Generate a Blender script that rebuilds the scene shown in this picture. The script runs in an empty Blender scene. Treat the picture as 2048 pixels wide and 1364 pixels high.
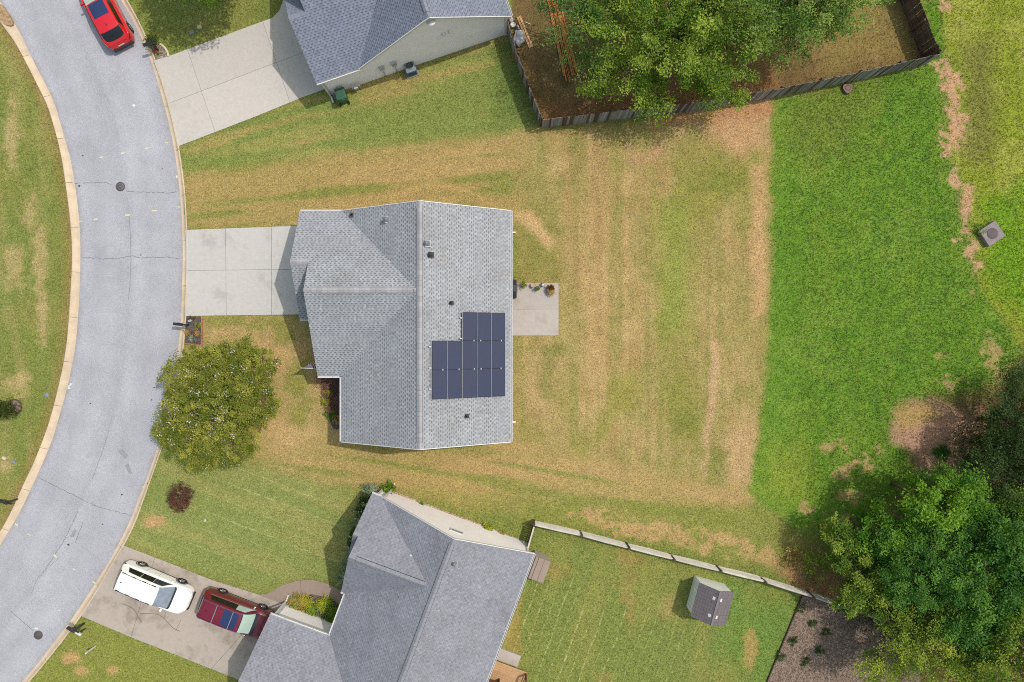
import bpy, bmesh, math, random
import numpy as np
from mathutils import Vector, Matrix

R = math.radians
random.seed(7)
rng = np.random.default_rng(11)
scene = bpy.context.scene
COL = scene.collection

# ------------------------------------------------------------------ camera, sky, sun, exposure
S = 31.0      # plan units per metre on the ground (survey scale of the plan coordinates below)
H = 47.0      # flying height of the camera in metres
cam_d = bpy.data.cameras.new('camera')
cam = bpy.data.objects.new('camera', cam_d)
COL.objects.link(cam)
cam.location = (0, 0, H)
cam.rotation_euler = (0, 0, 0)
cam_d.sensor_width = 36.0
cam_d.lens = 18.0 / (1024.0 / S / H)
cam_d.clip_start = 0.5
cam_d.clip_end = 2000.0
scene.camera = cam

SUN_EL, SUN_AZ = R(61), R(21)          # azimuth measured from +x towards +y
world = bpy.data.worlds.new('World')
scene.world = world
world.use_nodes = True
wn = world.node_tree.nodes
wl = world.node_tree.links
wn.clear()
sky = wn.new('ShaderNodeTexSky')
sky.sky_type = 'NISHITA'
sky.sun_disc = False
sky.sun_elevation = SUN_EL
sky.sun_rotation = R(90) - SUN_AZ
sky.air_density = 3.0
sky.dust_density = 4.0
sky.ozone_density = 3.0
bg = wn.new('ShaderNodeBackground')
bg.inputs['Strength'].default_value = 0.128
wo = wn.new('ShaderNodeOutputWorld')
wl.new(sky.outputs[0], bg.inputs[0])
wl.new(bg.outputs[0], wo.inputs[0])

sun_d = bpy.data.lights.new('sun', 'SUN')
sun_d.energy = 2.6
sun_d.angle = R(0.8)
sun_d.color = (1.0, 0.945, 0.86)
sun = bpy.data.objects.new('sun', sun_d)
COL.objects.link(sun)
sun.location = (20, 8, 60)
_d = Vector((-math.cos(SUN_EL) * math.cos(SUN_AZ), -math.cos(SUN_EL) * math.sin(SUN_AZ), -math.sin(SUN_EL)))
sun.rotation_euler = _d.to_track_quat('-Z', 'Y').to_euler()

scene.view_settings.view_transform = 'Standard'
scene.view_settings.look = 'None'
scene.view_settings.exposure = 0.12
scene.view_settings.gamma = 1.0
scene.view_settings.use_curve_mapping = False
scene.cycles.use_denoising = False
scene.cycles.denoising_prefilter = 'ACCURATE'
scene.cycles.filter_width = 1.0
scene.cycles.max_bounces = 6
scene.cycles.diffuse_bounces = 3
scene.cycles.glossy_bounces = 3
scene.cycles.transparent_max_bounces = 6

# ------------------------------------------------------------------ helpers
LUM = 1.55     # picture value of a white sunlit horizontal surface: turns observed colours into albedo


def lin(c):
    c = c / 255.0
    return c / 12.92 if c <= 0.04045 else ((c + 0.055) / 1.055) ** 2.4


def A(r, g, b, k=1.0):
    return tuple(min(0.9, lin(v) * k / LUM) for v in (r, g, b))


def gp(px, py, z=0.0):
    """plan coordinates (top left origin, S per metre) -> metres"""
    k = (H - z) / H / S
    return Vector(((px - 1024) * k, (682 - py) * k, z))


def g2(px, py):
    return ((px - 1024) / S, (682 - py) / S)


def props(o, label=None, cat=None, group=None, kind=None):
    if label:
        o['label'] = label
    if cat:
        o['category'] = cat
    if group:
        o['group'] = group
    if kind:
        o['kind'] = kind
    return o


def thing(name, label, cat, loc=(0, 0, 0), rz=0.0, group=None):
    o = bpy.data.objects.new(name, None)
    o.empty_display_size = 0.3
    COL.objects.link(o)
    o.location = loc
    o.rotation_euler = (0, 0, rz)
    return props(o, label, cat, group)


def link(name, me, parent=None, mat=None):
    o = bpy.data.objects.new(name, me)
    COL.objects.link(o)
    if parent is not None:
        o.parent = parent
    if mat is not None and not me.materials:
        me.materials.append(mat)
    return o


def np_mesh(name, V, F, smooth=False):
    """fast mesh from arrays: V (n,3), F (m,k) with k = 3 or 4"""
    V = np.ascontiguousarray(V, dtype=np.float32)
    F = np.ascontiguousarray(F, dtype=np.int32)
    me = bpy.data.meshes.new(name)
    k = F.shape[1]
    me.vertices.add(len(V))
    me.vertices.foreach_set('co', V.ravel())
    me.loops.add(F.size)
    me.loops.foreach_set('vertex_index', F.ravel())
    me.polygons.add(len(F))
    me.polygons.foreach_set('loop_start', np.arange(0, F.size, k, dtype=np.int32))
    me.polygons.foreach_set('loop_total', np.full(len(F), k, dtype=np.int32))
    if smooth:
        me.polygons.foreach_set('use_smooth', np.ones(len(F), dtype=bool))
    me.update(calc_edges=True)
    return me


def attr(me, name, vals, domain='POINT', typ='FLOAT'):
    a = me.attributes.new(name, typ, domain)
    vals = np.ascontiguousarray(vals, dtype=np.float32)
    a.data.foreach_set('color' if typ == 'FLOAT_COLOR' else 'value', vals.ravel())


class MB:
    """collects simple solids into one mesh"""

    def __init__(self):
        self.v, self.f, self.s = [], [], []

    def add(self, vs, fs, smooth=False):
        n = len(self.v)
        self.v += [tuple(p) for p in vs]
        self.f += [tuple(i + n for i in f) for f in fs]
        self.s += [smooth] * len(fs)
        return self

    def box(self, c, s, rz=0.0, rx=0.0, ry=0.0, taper=1.0):
        hx, hy, hz = s[0] / 2, s[1] / 2, s[2] / 2
        M = Matrix.Translation(c) @ Matrix.Rotation(rz, 4, 'Z') @ Matrix.Rotation(ry, 4, 'Y') @ Matrix.Rotation(rx, 4, 'X')
        vs = [M @ Vector((x * hx * (taper if z > 0 else 1), y * hy * (taper if z > 0 else 1), z * hz))
              for z in (-1, 1) for y in (-1, 1) for x in (-1, 1)]
        return self.add(vs, [(0, 2, 3, 1), (4, 5, 7, 6), (0, 1, 5, 4), (2, 6, 7, 3), (0, 4, 6, 2), (1, 3, 7, 5)])

    def beam(self, p0, p1, w, h, up=(0, 0, 1)):
        p0, p1 = Vector(p0), Vector(p1)
        d = (p1 - p0).normalized()
        u = Vector(up)
        sd = d.cross(u)
        if sd.length < 1e-4:
            sd = d.cross(Vector((1, 0, 0)))
        sd.normalize()
        u = sd.cross(d)
        vs = []
        for p in (p0, p1):
            for a, b in ((-1, -1), (1, -1), (1, 1), (-1, 1)):
                vs.append(p + sd * (a * w / 2) + u * (b * h / 2))
        return self.add(vs, [(0, 1, 2, 3), (7, 6, 5, 4), (0, 4, 5, 1), (1, 5, 6, 2), (2, 6, 7, 3), (3, 7, 4, 0)])

    def tube(self, pts, rad, n=8, cap=True, smooth=True):
        pts = [Vector(p) for p in pts]
        if not hasattr(rad, '__len__'):
            rad = [rad] * len(pts)
        vs, fs = [], []
        for i, p in enumerate(pts):
            d = (pts[min(i + 1, len(pts) - 1)] - pts[max(i - 1, 0)])
            d = d.normalized() if d.length > 1e-9 else Vector((0, 0, 1))
            a = d.orthogonal().normalized() if abs(d.z) > 0.95 else d.cross(Vector((0, 0, 1))).normalized()
            b = d.cross(a)
            for k in range(n):
                t = 2 * math.pi * k / n
                vs.append(p + a * (math.cos(t) * rad[i]) + b * (math.sin(t) * rad[i]))
        for i in range(len(pts) - 1):
            for k in range(n):
                fs.append((i * n + k, i * n + (k + 1) % n, (i + 1) * n + (k + 1) % n, (i + 1) * n + k))
        self.add(vs, fs, smooth)
        if cap:
            m = len(self.v) - len(vs)
            self.f += [tuple(m + k for k in reversed(range(n))), tuple(m + (len(pts) - 1) * n + k for k in range(n))]
            self.s += [False, False]
        return self

    def lathe(self, prof, c=(0, 0, 0), n=20, smooth=True):
        vs, fs = [], []
        for r, z in prof:
            for k in range(n):
                t = 2 * math.pi * k / n
                vs.append((c[0] + r * math.cos(t), c[1] + r * math.sin(t), c[2] + z))
        for i in range(len(prof) - 1):
            for k in range(n):
                fs.append((i * n + k, i * n + (k + 1) % n, (i + 1) * n + (k + 1) % n, (i + 1) * n + k))
        return self.add(vs, fs, smooth)

    def prism(self, poly, z0, z1):
        n = len(poly)
        vs = [(p[0], p[1], z0) for p in poly] + [(p[0], p[1], z1) for p in poly]
        fs = [tuple(reversed(range(n))), tuple(range(n, 2 * n))]
        fs += [(i, (i + 1) % n, n + (i + 1) % n, n + i) for i in range(n)]
        return self.add(vs, fs)

    def mesh(self, name):
        me = bpy.data.meshes.new(name)
        me.from_pydata(self.v, [], self.f)
        me.polygons.foreach_set('use_smooth', self.s)
        me.update()
        return me

    def build(self, name, mat, parent=None, bevel=0.0):
        me = self.mesh(name)
        o = link(name, me, parent, mat)
        if bevel > 0:
            m = o.modifiers.new('bevel', 'BEVEL')
            m.width = bevel
            m.segments = 2
            m.limit_method = 'ANGLE'
        return o


# value noise on arrays
def vnoise(x, y, seed=0):
    xi, yi = np.floor(x).astype(np.int64), np.floor(y).astype(np.int64)
    fx, fy = x - xi, y - yi
    fx, fy = fx * fx * (3 - 2 * fx), fy * fy * (3 - 2 * fy)

    def h(a, b):
        n = (a * 374761393 + b * 668265263 + seed * 974711) & 0x7fffffff
        n = ((n ^ (n >> 13)) * 1274126177) & 0x7fffffff
        return ((n ^ (n >> 16)) & 0xffff) / 65535.0
    return (h(xi, yi) * (1 - fx) + h(xi + 1, yi) * fx) * (1 - fy) + (h(xi, yi + 1) * (1 - fx) + h(xi + 1, yi + 1) * fx) * fy


def fbm(x, y, seed=0, o=4):
    s, a, t = 0, 0.5, 0
    for i in range(o):
        s = s + a * vnoise(x * 2 ** i, y * 2 ** i, seed + i * 17)
        t += a
        a *= 0.5
    return s / t


def catmull(pts, per=8):
    P = [np.array(p, float) for p in pts]
    P = [2 * P[0] - P[1]] + P + [2 * P[-1] - P[-2]]
    out = []
    for i in range(1, len(P) - 2):
        for k in range(per):
            t = k / per
            out.append(0.5 * (2 * P[i] + (P[i + 1] - P[i - 1]) * t + (2 * P[i - 1] - 5 * P[i] + 4 * P[i + 1] - P[i + 2]) * t * t
                              + (3 * P[i] - P[i - 1] - 3 * P[i + 1] + P[i + 2]) * t ** 3))
    out.append(P[-2])
    return np.array(out)


def resample(line, step):
    d = np.r_[0, np.cumsum(np.linalg.norm(np.diff(line, axis=0), axis=1))]
    n = max(2, int(round(d[-1] / step)) + 1)
    t = np.linspace(0, d[-1], n)
    return np.stack([np.interp(t, d, line[:, k]) for k in range(line.shape[1])], 1)


# ------------------------------------------------------------------ materials
def nodes_of(name):
    m = bpy.data.materials.new(name)
    m.use_nodes = True
    nt = m.node_tree
    b = nt.nodes['Principled BSDF']
    return m, nt, b


def N(nt, typ, **kw):
    n = nt.nodes.new(typ)
    for k, v in kw.items():
        setattr(n, k, v)
    return n


def val(nt, a, op, b=None, clamp=False):
    n = nt.nodes.new('ShaderNodeMath')
    n.operation = op
    n.use_clamp = clamp
    for i, x in enumerate((a, b)):
        if x is None:
            continue
        if isinstance(x, (int, float)):
            n.inputs[i].default_value = x
        else:
            nt.links.new(x, n.inputs[i])
    return n.outputs[0]


def noise(nt, vec, scale, detail=3, rough=0.55):
    n = nt.nodes.new('ShaderNodeTexNoise')
    n.inputs['Scale'].default_value = scale
    n.inputs['Detail'].default_value = detail
    n.inputs['Roughness'].default_value = rough
    nt.links.new(vec, n.inputs['Vector'])
    return n.outputs['Fac']


def ramp(nt, x, a, b, lo=0.0, hi=1.0):
    n = nt.nodes.new('ShaderNodeMapRange')
    n.inputs[1].default_value = a
    n.inputs[2].default_value = b
    n.inputs[3].default_value = lo
    n.inputs[4].default_value = hi
    nt.links.new(x, n.inputs[0])
    return n.outputs[0]


def mixc(nt, f, a, b, typ='MIX'):
    n = nt.nodes.new('ShaderNodeMix')
    n.data_type = 'RGBA'
    n.blend_type = typ
    n.clamp_result = False
    for sock, x in ((n.inputs[0], f), (n.inputs[6], a), (n.inputs[7], b)):
        if isinstance(x, (int, float)):
            sock.default_value = x
        elif isinstance(x, tuple):
            sock.default_value = (*x[:3], 1)
        else:
            nt.links.new(x, sock)
    return n.outputs[2]


def grey(nt, x):
    c = nt.nodes.new('ShaderNodeCombineColor')
    for i in range(3):
        nt.links.new(x, c.inputs[i])
    return c.outputs[0]


def mapping(nt, vec, scale=(1, 1, 1), rot=(0, 0, 0)):
    m = nt.nodes.new('ShaderNodeMapping')
    m.inputs['Scale'].default_value = scale
    m.inputs['Rotation'].default_value = rot
    nt.links.new(vec, m.inputs['Vector'])
    return m.outputs[0]


def bump(nt, b, h, strength=0.3, dist=0.02):
    n = nt.nodes.new('ShaderNodeBump')
    n.inputs['Strength'].default_value = strength
    n.inputs['Distance'].default_value = dist
    nt.links.new(h, n.inputs['Height'])
    nt.links.new(n.outputs[0], b.inputs['Normal'])


MATS = {}


def mat(name, c, rough=0.7, var=0.12, scale=3.0, fine=40.0, fvar=0.0, metal=0.0, spec=0.3, rand=0.0, bmp=0.0, tone=False,
        coat=0.0, stretch=None):
    """plain procedural surface: base colour with large + fine grain, optional per-object variation and per-face tone"""
    if name in MATS:
        return MATS[name]
    m, nt, b = nodes_of(name)
    geo = N(nt, 'ShaderNodeNewGeometry')
    pos = geo.outputs['Position']
    if stretch:
        pos = mapping(nt, pos, *stretch)
    n1 = noise(nt, pos, scale, 4, 0.6)
    f = ramp(nt, n1, 0.3, 0.7, 1 - var, 1 + var)
    if fvar:
        f = val(nt, f, 'MULTIPLY', ramp(nt, noise(nt, pos, fine, 2, 0.6), 0.3, 0.7, 1 - fvar, 1 + fvar))
    if rand:
        oi = N(nt, 'ShaderNodeObjectInfo')
        f = val(nt, f, 'MULTIPLY', ramp(nt, oi.outputs['Random'], 0, 1, 1 - rand, 1 + rand))
    if tone:
        at = N(nt, 'ShaderNodeAttribute')
        at.attribute_name = 'tone'
        f = val(nt, f, 'MULTIPLY', at.outputs['Fac'])
    col = mixc(nt, 1.0, (*c, 1), grey(nt, f), 'MULTIPLY')
    nt.links.new(col, b.inputs['Base Color'])
    b.inputs['Roughness'].default_value = rough
    b.inputs['Metallic'].default_value = metal
    b.inputs['Specular IOR Level'].default_value = spec
    if coat:
        b.inputs['Coat Weight'].default_value = coat
        b.inputs['Coat Roughness'].default_value = 0.04
    if bmp:
        bump(nt, b, noise(nt, geo.outputs['Position'], fine, 3, 0.6), bmp, 0.02)
    MATS[name] = m
    return m


def leaf_mat(name, c, c2, rough=0.5, trans=0.35):
    """foliage: colour between two hues by the per-face tone, with light passing through"""
    if name in MATS:
        return MATS[name]
    m, nt, b = nodes_of(name)
    at = N(nt, 'ShaderNodeAttribute')
    at.attribute_name = 'tone'
    col = mixc(nt, at.outputs['Fac'], (*c, 1), (*c2, 1))
    nt.links.new(col, b.inputs['Base Color'])
    b.inputs['Roughness'].default_value = rough
    b.inputs['Specular IOR Level'].default_value = 0.18
    tr = N(nt, 'ShaderNodeBsdfTranslucent')
    nt.links.new(mixc(nt, 1.0, col, (1.2, 1.25, 0.5, 1), 'MULTIPLY'), tr.inputs['Color'])
    mx = N(nt, 'ShaderNodeMixShader')
    mx.inputs[0].default_value = trans
    nt.links.new(b.outputs[0], mx.inputs[1])
    nt.links.new(tr.outputs[0], mx.inputs[2])
    nt.links.new(mx.outputs[0], nt.nodes['Material Output'].inputs['Surface'])
    MATS[name] = m
    return m

# ================================================================== THE GROUND
# road and kerb lines in plan coordinates
L_OUT = [(-300, -420), (-140, -160), (-60, -45), (5, 50), (30, 85), (52, 125), (75, 170), (95, 212), (107, 250), (117, 287), (125, 325), (132, 373), (137, 411), (141, 446), (144, 490), (144, 530), (142, 570), (139, 620), (134, 682), (126, 732), (115, 782), (100, 839), (85, 882), (67, 927), (47, 969), (24, 1020), (-3, 1068), (-80, 1180), (-250, 1390), (-420, 1560)]
L_IN = [(-280, -430), (-118, -168), (-38, -52), (28, 47), (50, 90), (68, 127), (88, 165), (106, 203), (119, 245), (130, 283), (140, 322), (149, 375), (154, 413), (157.5, 450), (159, 490), (159, 528), (158, 566), (155, 625), (150, 682), (142, 732), (131, 782), (116, 836), (101, 884), (81, 932), (60, 978), (38, 1024), (10, 1072), (-66, 1190), (-236, 1400), (-404, 1574)]
R_IN = [(-10, -420), (138, -170), (205, -60), (241, 0), (263, 37), (282, 77), (299, 117), (312, 157), (323, 195), (333, 232), (341, 267), (348, 305), (354, 345), (358, 382), (361, 418), (363, 455), (364, 493), (364, 530), (363, 570), (361.5, 616), (359, 660), (354, 705), (346, 765), (334, 825), (318, 880), (308, 912), (295, 950), (278, 992), (262, 1034), (250, 1060), (226, 1107), (196, 1157), (164, 1206), (139, 1243), (112, 1278), (72, 1330), (38, 1370), (-30, 1450), (-200, 1640)]
R_OUT = [(10, -430), (155, -178), (220, -62), (255, 0), (277, 40), (295, 79), (311, 119), (325, 160), (337, 200), (347, 239), (356, 280), (362, 320), (366, 348), (370, 382), (372.5, 418), (374.5, 455), (376, 493), (376, 530), (375, 570), (373.5, 616), (370.5, 660), (366, 706), (357, 768), (344, 830), (328, 885), (316, 919), (303, 956), (288, 998), (273, 1040), (255, 1078), (234, 1113), (206, 1163), (176, 1212), (152, 1247), (124, 1284), (84, 1334), (50, 1374), (-18, 1456), (-186, 1646)]
LINES = {k: catmull(v, 6) for k, v in (('lo', L_OUT), ('li', L_IN), ('ri', R_IN), ('ro', R_OUT))}


def line_x(key, y):
    p = LINES[key]
    return np.interp(y, p[:, 1], p[:, 0])


DRIVE_TOP = [(308, 122), (321, 157), (334, 200), (344, 240), (353, 281), (356, 293), (512, 233), (602, 196), (672, 170), (720, 90), (668, -60), (567, -60), (567, 0), (560, 20), (545, 36), (512, 48), (345, 110)]
DRIVE_MAIN = [(371, 460), (373, 493), (373, 530), (372, 570), (370.5, 616), (369.5, 632), (655, 628), (655, 452), (590, 452)]
DRIVE_LOW = [(246, 1090), (230, 1114), (203, 1162), (173, 1211), (161, 1231), (265, 1275), (475, 1358), (590, 1405), (650, 1260), (560, 1206), (512, 1187), (425, 1160), (350, 1130)]
WALK_LOW = [(512, 1190), (537, 1186), (562, 1171), (594, 1161), (624, 1159), (650, 1165), (690, 1184), (700, 1215), (674, 1205), (662, 1196), (624, 1188), (597, 1191), (574, 1203), (566, 1214), (540, 1230), (510, 1215)]
PATIO = [(1015, 566), (1117, 566), (1117, 671), (1015, 671)]
BED_HOUSE = [(640, 745), (700, 745), (700, 862), (668, 858), (661, 846), (655, 815), (648, 790), (646, 765)]
BED_MAIL = [(373, 633), (403, 633), (403, 690), (370, 685), (371, 660)]
BED_TOP = [(303, 92), (312, 86), (322, 90), (331, 99), (337, 110), (337, 114), (315, 122), (310, 108)]
BED_GABLE = [(700, 1165), (735, 985), (760, 975), (795, 985), (1050, 1082), (1055, 1105), (1000, 1130), (740, 1160)]
BED_LILY = [(572, 1204), (597, 1191), (624, 1188), (662, 1196), (676, 1206), (672, 1240), (655, 1262), (560, 1225)]
MULCH_YARD = [(1603, 1190), (1690, 1218), (1765, 1240), (1840, 1290), (1840, 1480), (1480, 1480), (1535, 1364)]
FOOT = [[(610, 432), (1015, 432), (1015, 872), (705, 872), (705, 745), (655, 745), (640, 640), (612, 632)],
        [(575, 30), (690, 185), (1010, 60), (1010, -100), (560, -100)],
        [(735, 1000), (770, 992), (1050, 1095), (1000, 1450), (540, 1450), (560, 1225), (670, 1262), (700, 1190), (715, 1100)]]

fx = np.arange(-170, 2226, 4.6)
fy = np.arange(-170, 1540, 4.6)
far = np.array([300, 700, 1500, 3200, 6500, 12000.])
ax_ = np.r_[fx[0] - far[::-1], fx, fx[-1] + far]
ay_ = np.r_[fy[0] - far[::-1], fy, fy[-1] + far]
GX, GY = np.meshgrid(ax_, ay_)
X, Y = GX.ravel(), GY.ravel()


def sdf(poly, x, y):
    """signed distance to a polygon, negative inside"""
    P = np.array(poly, float)
    d = np.full(x.shape, 1e18)
    ins = np.zeros(x.shape, bool)
    for i in range(len(P)):
        a, b = P[i], P[(i + 1) % len(P)]
        ex, ey = b - a
        wx, wy = x - a[0], y - a[1]
        t = np.clip((wx * ex + wy * ey) / (ex * ex + ey * ey + 1e-9), 0, 1)
        d = np.minimum(d, (wx - ex * t) ** 2 + (wy - ey * t) ** 2)
        c = ((a[1] <= y) & (b[1] > y)) | ((b[1] <= y) & (a[1] > y))
        ins ^= c & (x < a[0] + (y - a[1]) * (b[0] - a[0]) / (b[1] - a[1] + 1e-12))
    d = np.sqrt(d)
    return np.where(ins, -d, d)


def region(poly, feather=20, wob=25, seed=1, x=None, y=None):
    x = X if x is None else x
    y = Y if y is None else y
    P = np.array(poly, float)
    m = feather + wob + 5
    sel = (x > P[:, 0].min() - m) & (x < P[:, 0].max() + m) & (y > P[:, 1].min() - m) & (y < P[:, 1].max() + m)
    out = np.zeros(x.shape)
    xs, ys = x[sel], y[sel]
    wx = xs + (fbm(xs / 38, ys / 38, seed, 4) - 0.5) * 2 * wob
    wy = ys + (fbm(xs / 38 + 90, ys / 38, seed + 5, 4) - 0.5) * 2 * wob
    t = np.clip(0.5 - sdf(poly, wx, wy) / max(feather, 0.1) * 0.5, 0, 1)
    out[sel] = t * t * (3 - 2 * t)
    return out


def blob(cx, cy, rx, ry, soft=0.6, wob=0.35, seed=3, rot=0.0):
    c, s = math.cos(rot), math.sin(rot)
    u = ((X - cx) * c + (Y - cy) * s) / rx
    v = (-(X - cx) * s + (Y - cy) * c) / ry
    sel = (np.abs(u) < 2) & (np.abs(v) < 2)
    out = np.zeros(X.shape)
    r = np.hypot(u[sel], v[sel]) + (fbm(X[sel] / 22, Y[sel] / 22, seed, 3) - 0.5) * 2 * wob + (vnoise(X[sel] / 7.5, Y[sel] / 7.5, seed + 3) - 0.5) * 1.3 * wob
    t = np.clip((1 - r) / soft + 0.5, 0, 1)
    out[sel] = t * t * (3 - 2 * t)
    return out


def streaks(ang, along, across, seed, o=3):
    c, s = math.cos(ang), math.sin(ang)
    u, v = X * c + Y * s, -X * s + Y * c
    return fbm(u / along, v / across, seed, o)


T = np.zeros((len(X), 3))


def paint(m, col):
    global T
    T += (np.array(col) - T) * m[:, None]


def st(x, a, b):
    t = np.clip((x - a) / (b - a), 0, 1)
    return t * t * (3 - 2 * t)


GREEN, OLIVE, TAN = A(138, 148, 76), A(162, 154, 88), A(194, 167, 112)
LTAN, LUSH, BRIGHT = A(210, 184, 134), A(106, 146, 54), A(124, 160, 58)
YGREEN, DIRT, BROWN, DARKG = A(144, 152, 52), A(206, 164, 126), A(132, 98, 64), A(84, 106, 44)
paint(np.ones(len(X)), GREEN)
paint(st(fbm(X / 70, Y / 70, 3), 0.45, 0.75) * 0.5, OLIVE)
big = fbm(X / 55, Y / 55, 8, 5)
# verge west of the road
mL = (X < line_x('lo', Y)).astype(float)
paint(mL * st(streaks(1.45, 150, 16, 21), 0.45, 0.75) * 0.5, A(172, 162, 102))
paint(mL * st(fbm(X / 45, Y / 60, 33), 0.5, 0.7) * 0.5, A(134, 150, 78))
for cx, cy, rx, ry in ((28, 535, 16, 45), (78, 520, 11, 70), (38, 770, 22, 18), (12, 930, 18, 10), (60, 430, 14, 30), (20, 270, 16, 50), (85, 640, 9, 60)):
    paint(blob(cx, cy, rx, ry, 1.4, 0.9, int(cx)) * 0.5, LTAN)
paint(mL * np.clip(1 - (line_x('lo', Y) - X) / 26, 0, 1) * 0.65, A(160, 130, 78))
# lawn north of the house
n2 = region([(362, 296), (700, 165), (1020, 55), (1085, 258), (880, 285), (700, 303), (370, 348)], 14, 6, 4)
paint(n2, A(142, 154, 82))
paint(n2 * st(streaks(-0.2, 260, 24, 41), 0.42, 0.7) * 0.8, A(168, 164, 94))
paint(n2 * st(streaks(-0.2, 180, 16, 47), 0.55, 0.78) * 0.7, A(178, 160, 96))
paint(region([(980, 80), (1030, 90), (1085, 250), (990, 262)], 30, 20, 6) * 0.6, A(112, 132, 68))
# dry band round the house
dry = region([(370, 352), (700, 306), (1085, 262), (1250, 300), (1250, 420), (1030, 440), (590, 450), (372, 458)], 16, 10, 9)
paint(dry, A(176, 158, 92))
paint(dry * st(streaks(-0.14, 240, 22, 51), 0.45, 0.68) * 0.75, A(190, 164, 104))
paint(dry * st(streaks(-0.1, 200, 18, 57), 0.5, 0.72) * 0.8, A(144, 150, 78))
# back yard
back = region([(1024, 262), (1100, 255), (1540, 205), (1545, 330), (1540, 700), (1520, 850), (1500, 990), (1380, 1010), (1024, 1000)], 18, 12, 12)
back = back * np.where(Y < 560, st(X + (fbm(X / 40, Y / 40, 71) - 0.5) * 90, 985, 1115), 1.0)
paint(back, A(182, 162, 98))
paint(back * st(streaks(1.571, 300, 34, 61), 0.40, 0.66) * 0.75, A(198, 170, 114))
paint(back * st(streaks(1.571, 190, 24, 67), 0.48, 0.74) * 0.6, A(178, 148, 94))
paint(back * st(streaks(1.571, 520, 40, 69, 2), 0.5, 0.68) * 0.5, A(166, 160, 92))
paint(back * st(big, 0.5, 0.72) * 0.5, A(202, 178, 122))
paint(back * st(fbm(X / 30, Y / 46, 73), 0.52, 0.74) * 0.55, A(154, 152, 84))
paint(back * st(fbm(X / 16, Y / 30, 79), 0.56, 0.76) * 0.4, A(170, 138, 86))
paint(back * st(streaks(1.571, 160, 9, 83, 3), 0.5, 0.72) * 0.45, A(150, 148, 80))
paint(back * st(streaks(1.571, 220, 70, 85, 3), 0.4, 0.62) * 0.45, A(156, 154, 82))
paint(region([(1308, 400), (1378, 380), (1382, 660), (1318, 690)], 34, 14, 14) * 0.9, A(158, 164, 82))
paint(region([(1320, 320), (1540, 260), (1540, 420), (1400, 460)], 60, 40, 15) * 0.7, A(152, 152, 72))
paint(region([(1325, 690), (1380, 690), (1390, 860), (1330, 830)], 34, 18, 16) * 0.6, A(150, 152, 74))
paint(region([(1230, 760), (1280, 740), (1285, 790), (1200, 880), (1130, 940), (1180, 860)], 26, 14, 17) * 0.65, A(158, 158, 74))
paint(region([(1502, 330), (1530, 330), (1535, 620), (1508, 640)], 12, 8, 18) * 0.8, A(206, 170, 118))
paint(region([(1425, 680), (1440, 680), (1425, 850), (1414, 960), (1406, 960), (1412, 840)], 8, 8, 19) * 0.8, A(212, 178, 136))
paint(region([(1440, 880), (1520, 820), (1505, 980), (1470, 960)], 26, 20, 20) * 0.7, A(205, 172, 124))
paint(region([(1060, 600 + 90), (1110, 680), (1100, 820), (1060, 830)], 26, 24, 22) * 0.6, A(202, 172, 124))
paint(region([(1400, 250), (1540, 205), (1545, 300), (1440, 300)], 24, 26, 23) * 0.8, A(208, 168, 122))
paint(region([(1250, 310), (1330, 290), (1320, 320), (1260, 330)], 18, 16, 24) * 0.7, A(206, 164, 120))
paint(region([(1030, 440), (1120, 360), (1115, 560), (1030, 560)], 26, 20, 25) * 0.5, A(142, 144, 70))
paint(region([(1024, 430), (1060, 420), (1110, 480), (1100, 500), (1050, 455)], 9, 6, 26) * 0.8, A(214, 180, 124))
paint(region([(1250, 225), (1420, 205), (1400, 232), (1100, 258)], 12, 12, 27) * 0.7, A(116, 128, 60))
for cx, cy, rx, ry in ((1372, 850, 26, 22), (1430, 930, 22, 40), (1100, 700, 30, 12), (1090, 750, 18, 40), (1065, 930, 26, 18), (1440, 360, 40, 30)):
    paint(blob(cx, cy, rx, ry, 1.2, 0.6, int(cy)) * 0.55, A(132, 140, 66))
# dry arcs north of the house
for a, r0 in ((0, 0),):
    d = np.abs(np.hypot((X - 870) / 1.0, (Y - 560)) - 188)
    paint(np.clip(1 - d / 4, 0, 1) * (Y < 470) * (X > 780) * (X < 1060) * st(vnoise(X / 18, Y / 18, 5), 0.2, 0.5) * 0.8, A(208, 172, 112))
# front yard of the house
front = region([(404, 632), (600, 632), (690, 760), (690, 905), (540, 920), (380, 900), (360, 700)], 22, 16, 29)
paint(front, A(182, 164, 102))
paint(front * st(big, 0.48, 0.66) * 0.75, A(202, 172, 116))
paint(front * st(fbm(X / 40, Y / 40, 77), 0.52, 0.7) * 0.7, A(146, 150, 72))
# strip south of the house
south = region([(500, 905), (690, 888), (1024, 885), (1500, 985), (1490, 1085), (1060, 1030), (800, 985), (540, 945)], 26, 16, 31)
paint(south, A(180, 162, 96))
paint(south * st(streaks(0.12, 220, 20, 81), 0.45, 0.66) * 0.7, A(192, 164, 106))
paint(south * st(streaks(0.16, 260, 18, 87), 0.5, 0.72) * 0.8, A(148, 152, 80))
paint(region([(1040, 1005), (1560, 1015), (1600, 1130), (1300, 1100), (1060, 1040)], 18, 14, 32) * 0.8, A(150, 154, 78))
for k in range(9):
    paint(blob(1190 + k * 44, 1030 + k * 8 + (k % 3) * 12, 34, 10, 1.1, 1.4, 90 + k, 0.15) * 0.62, A(206, 168, 114))
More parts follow.
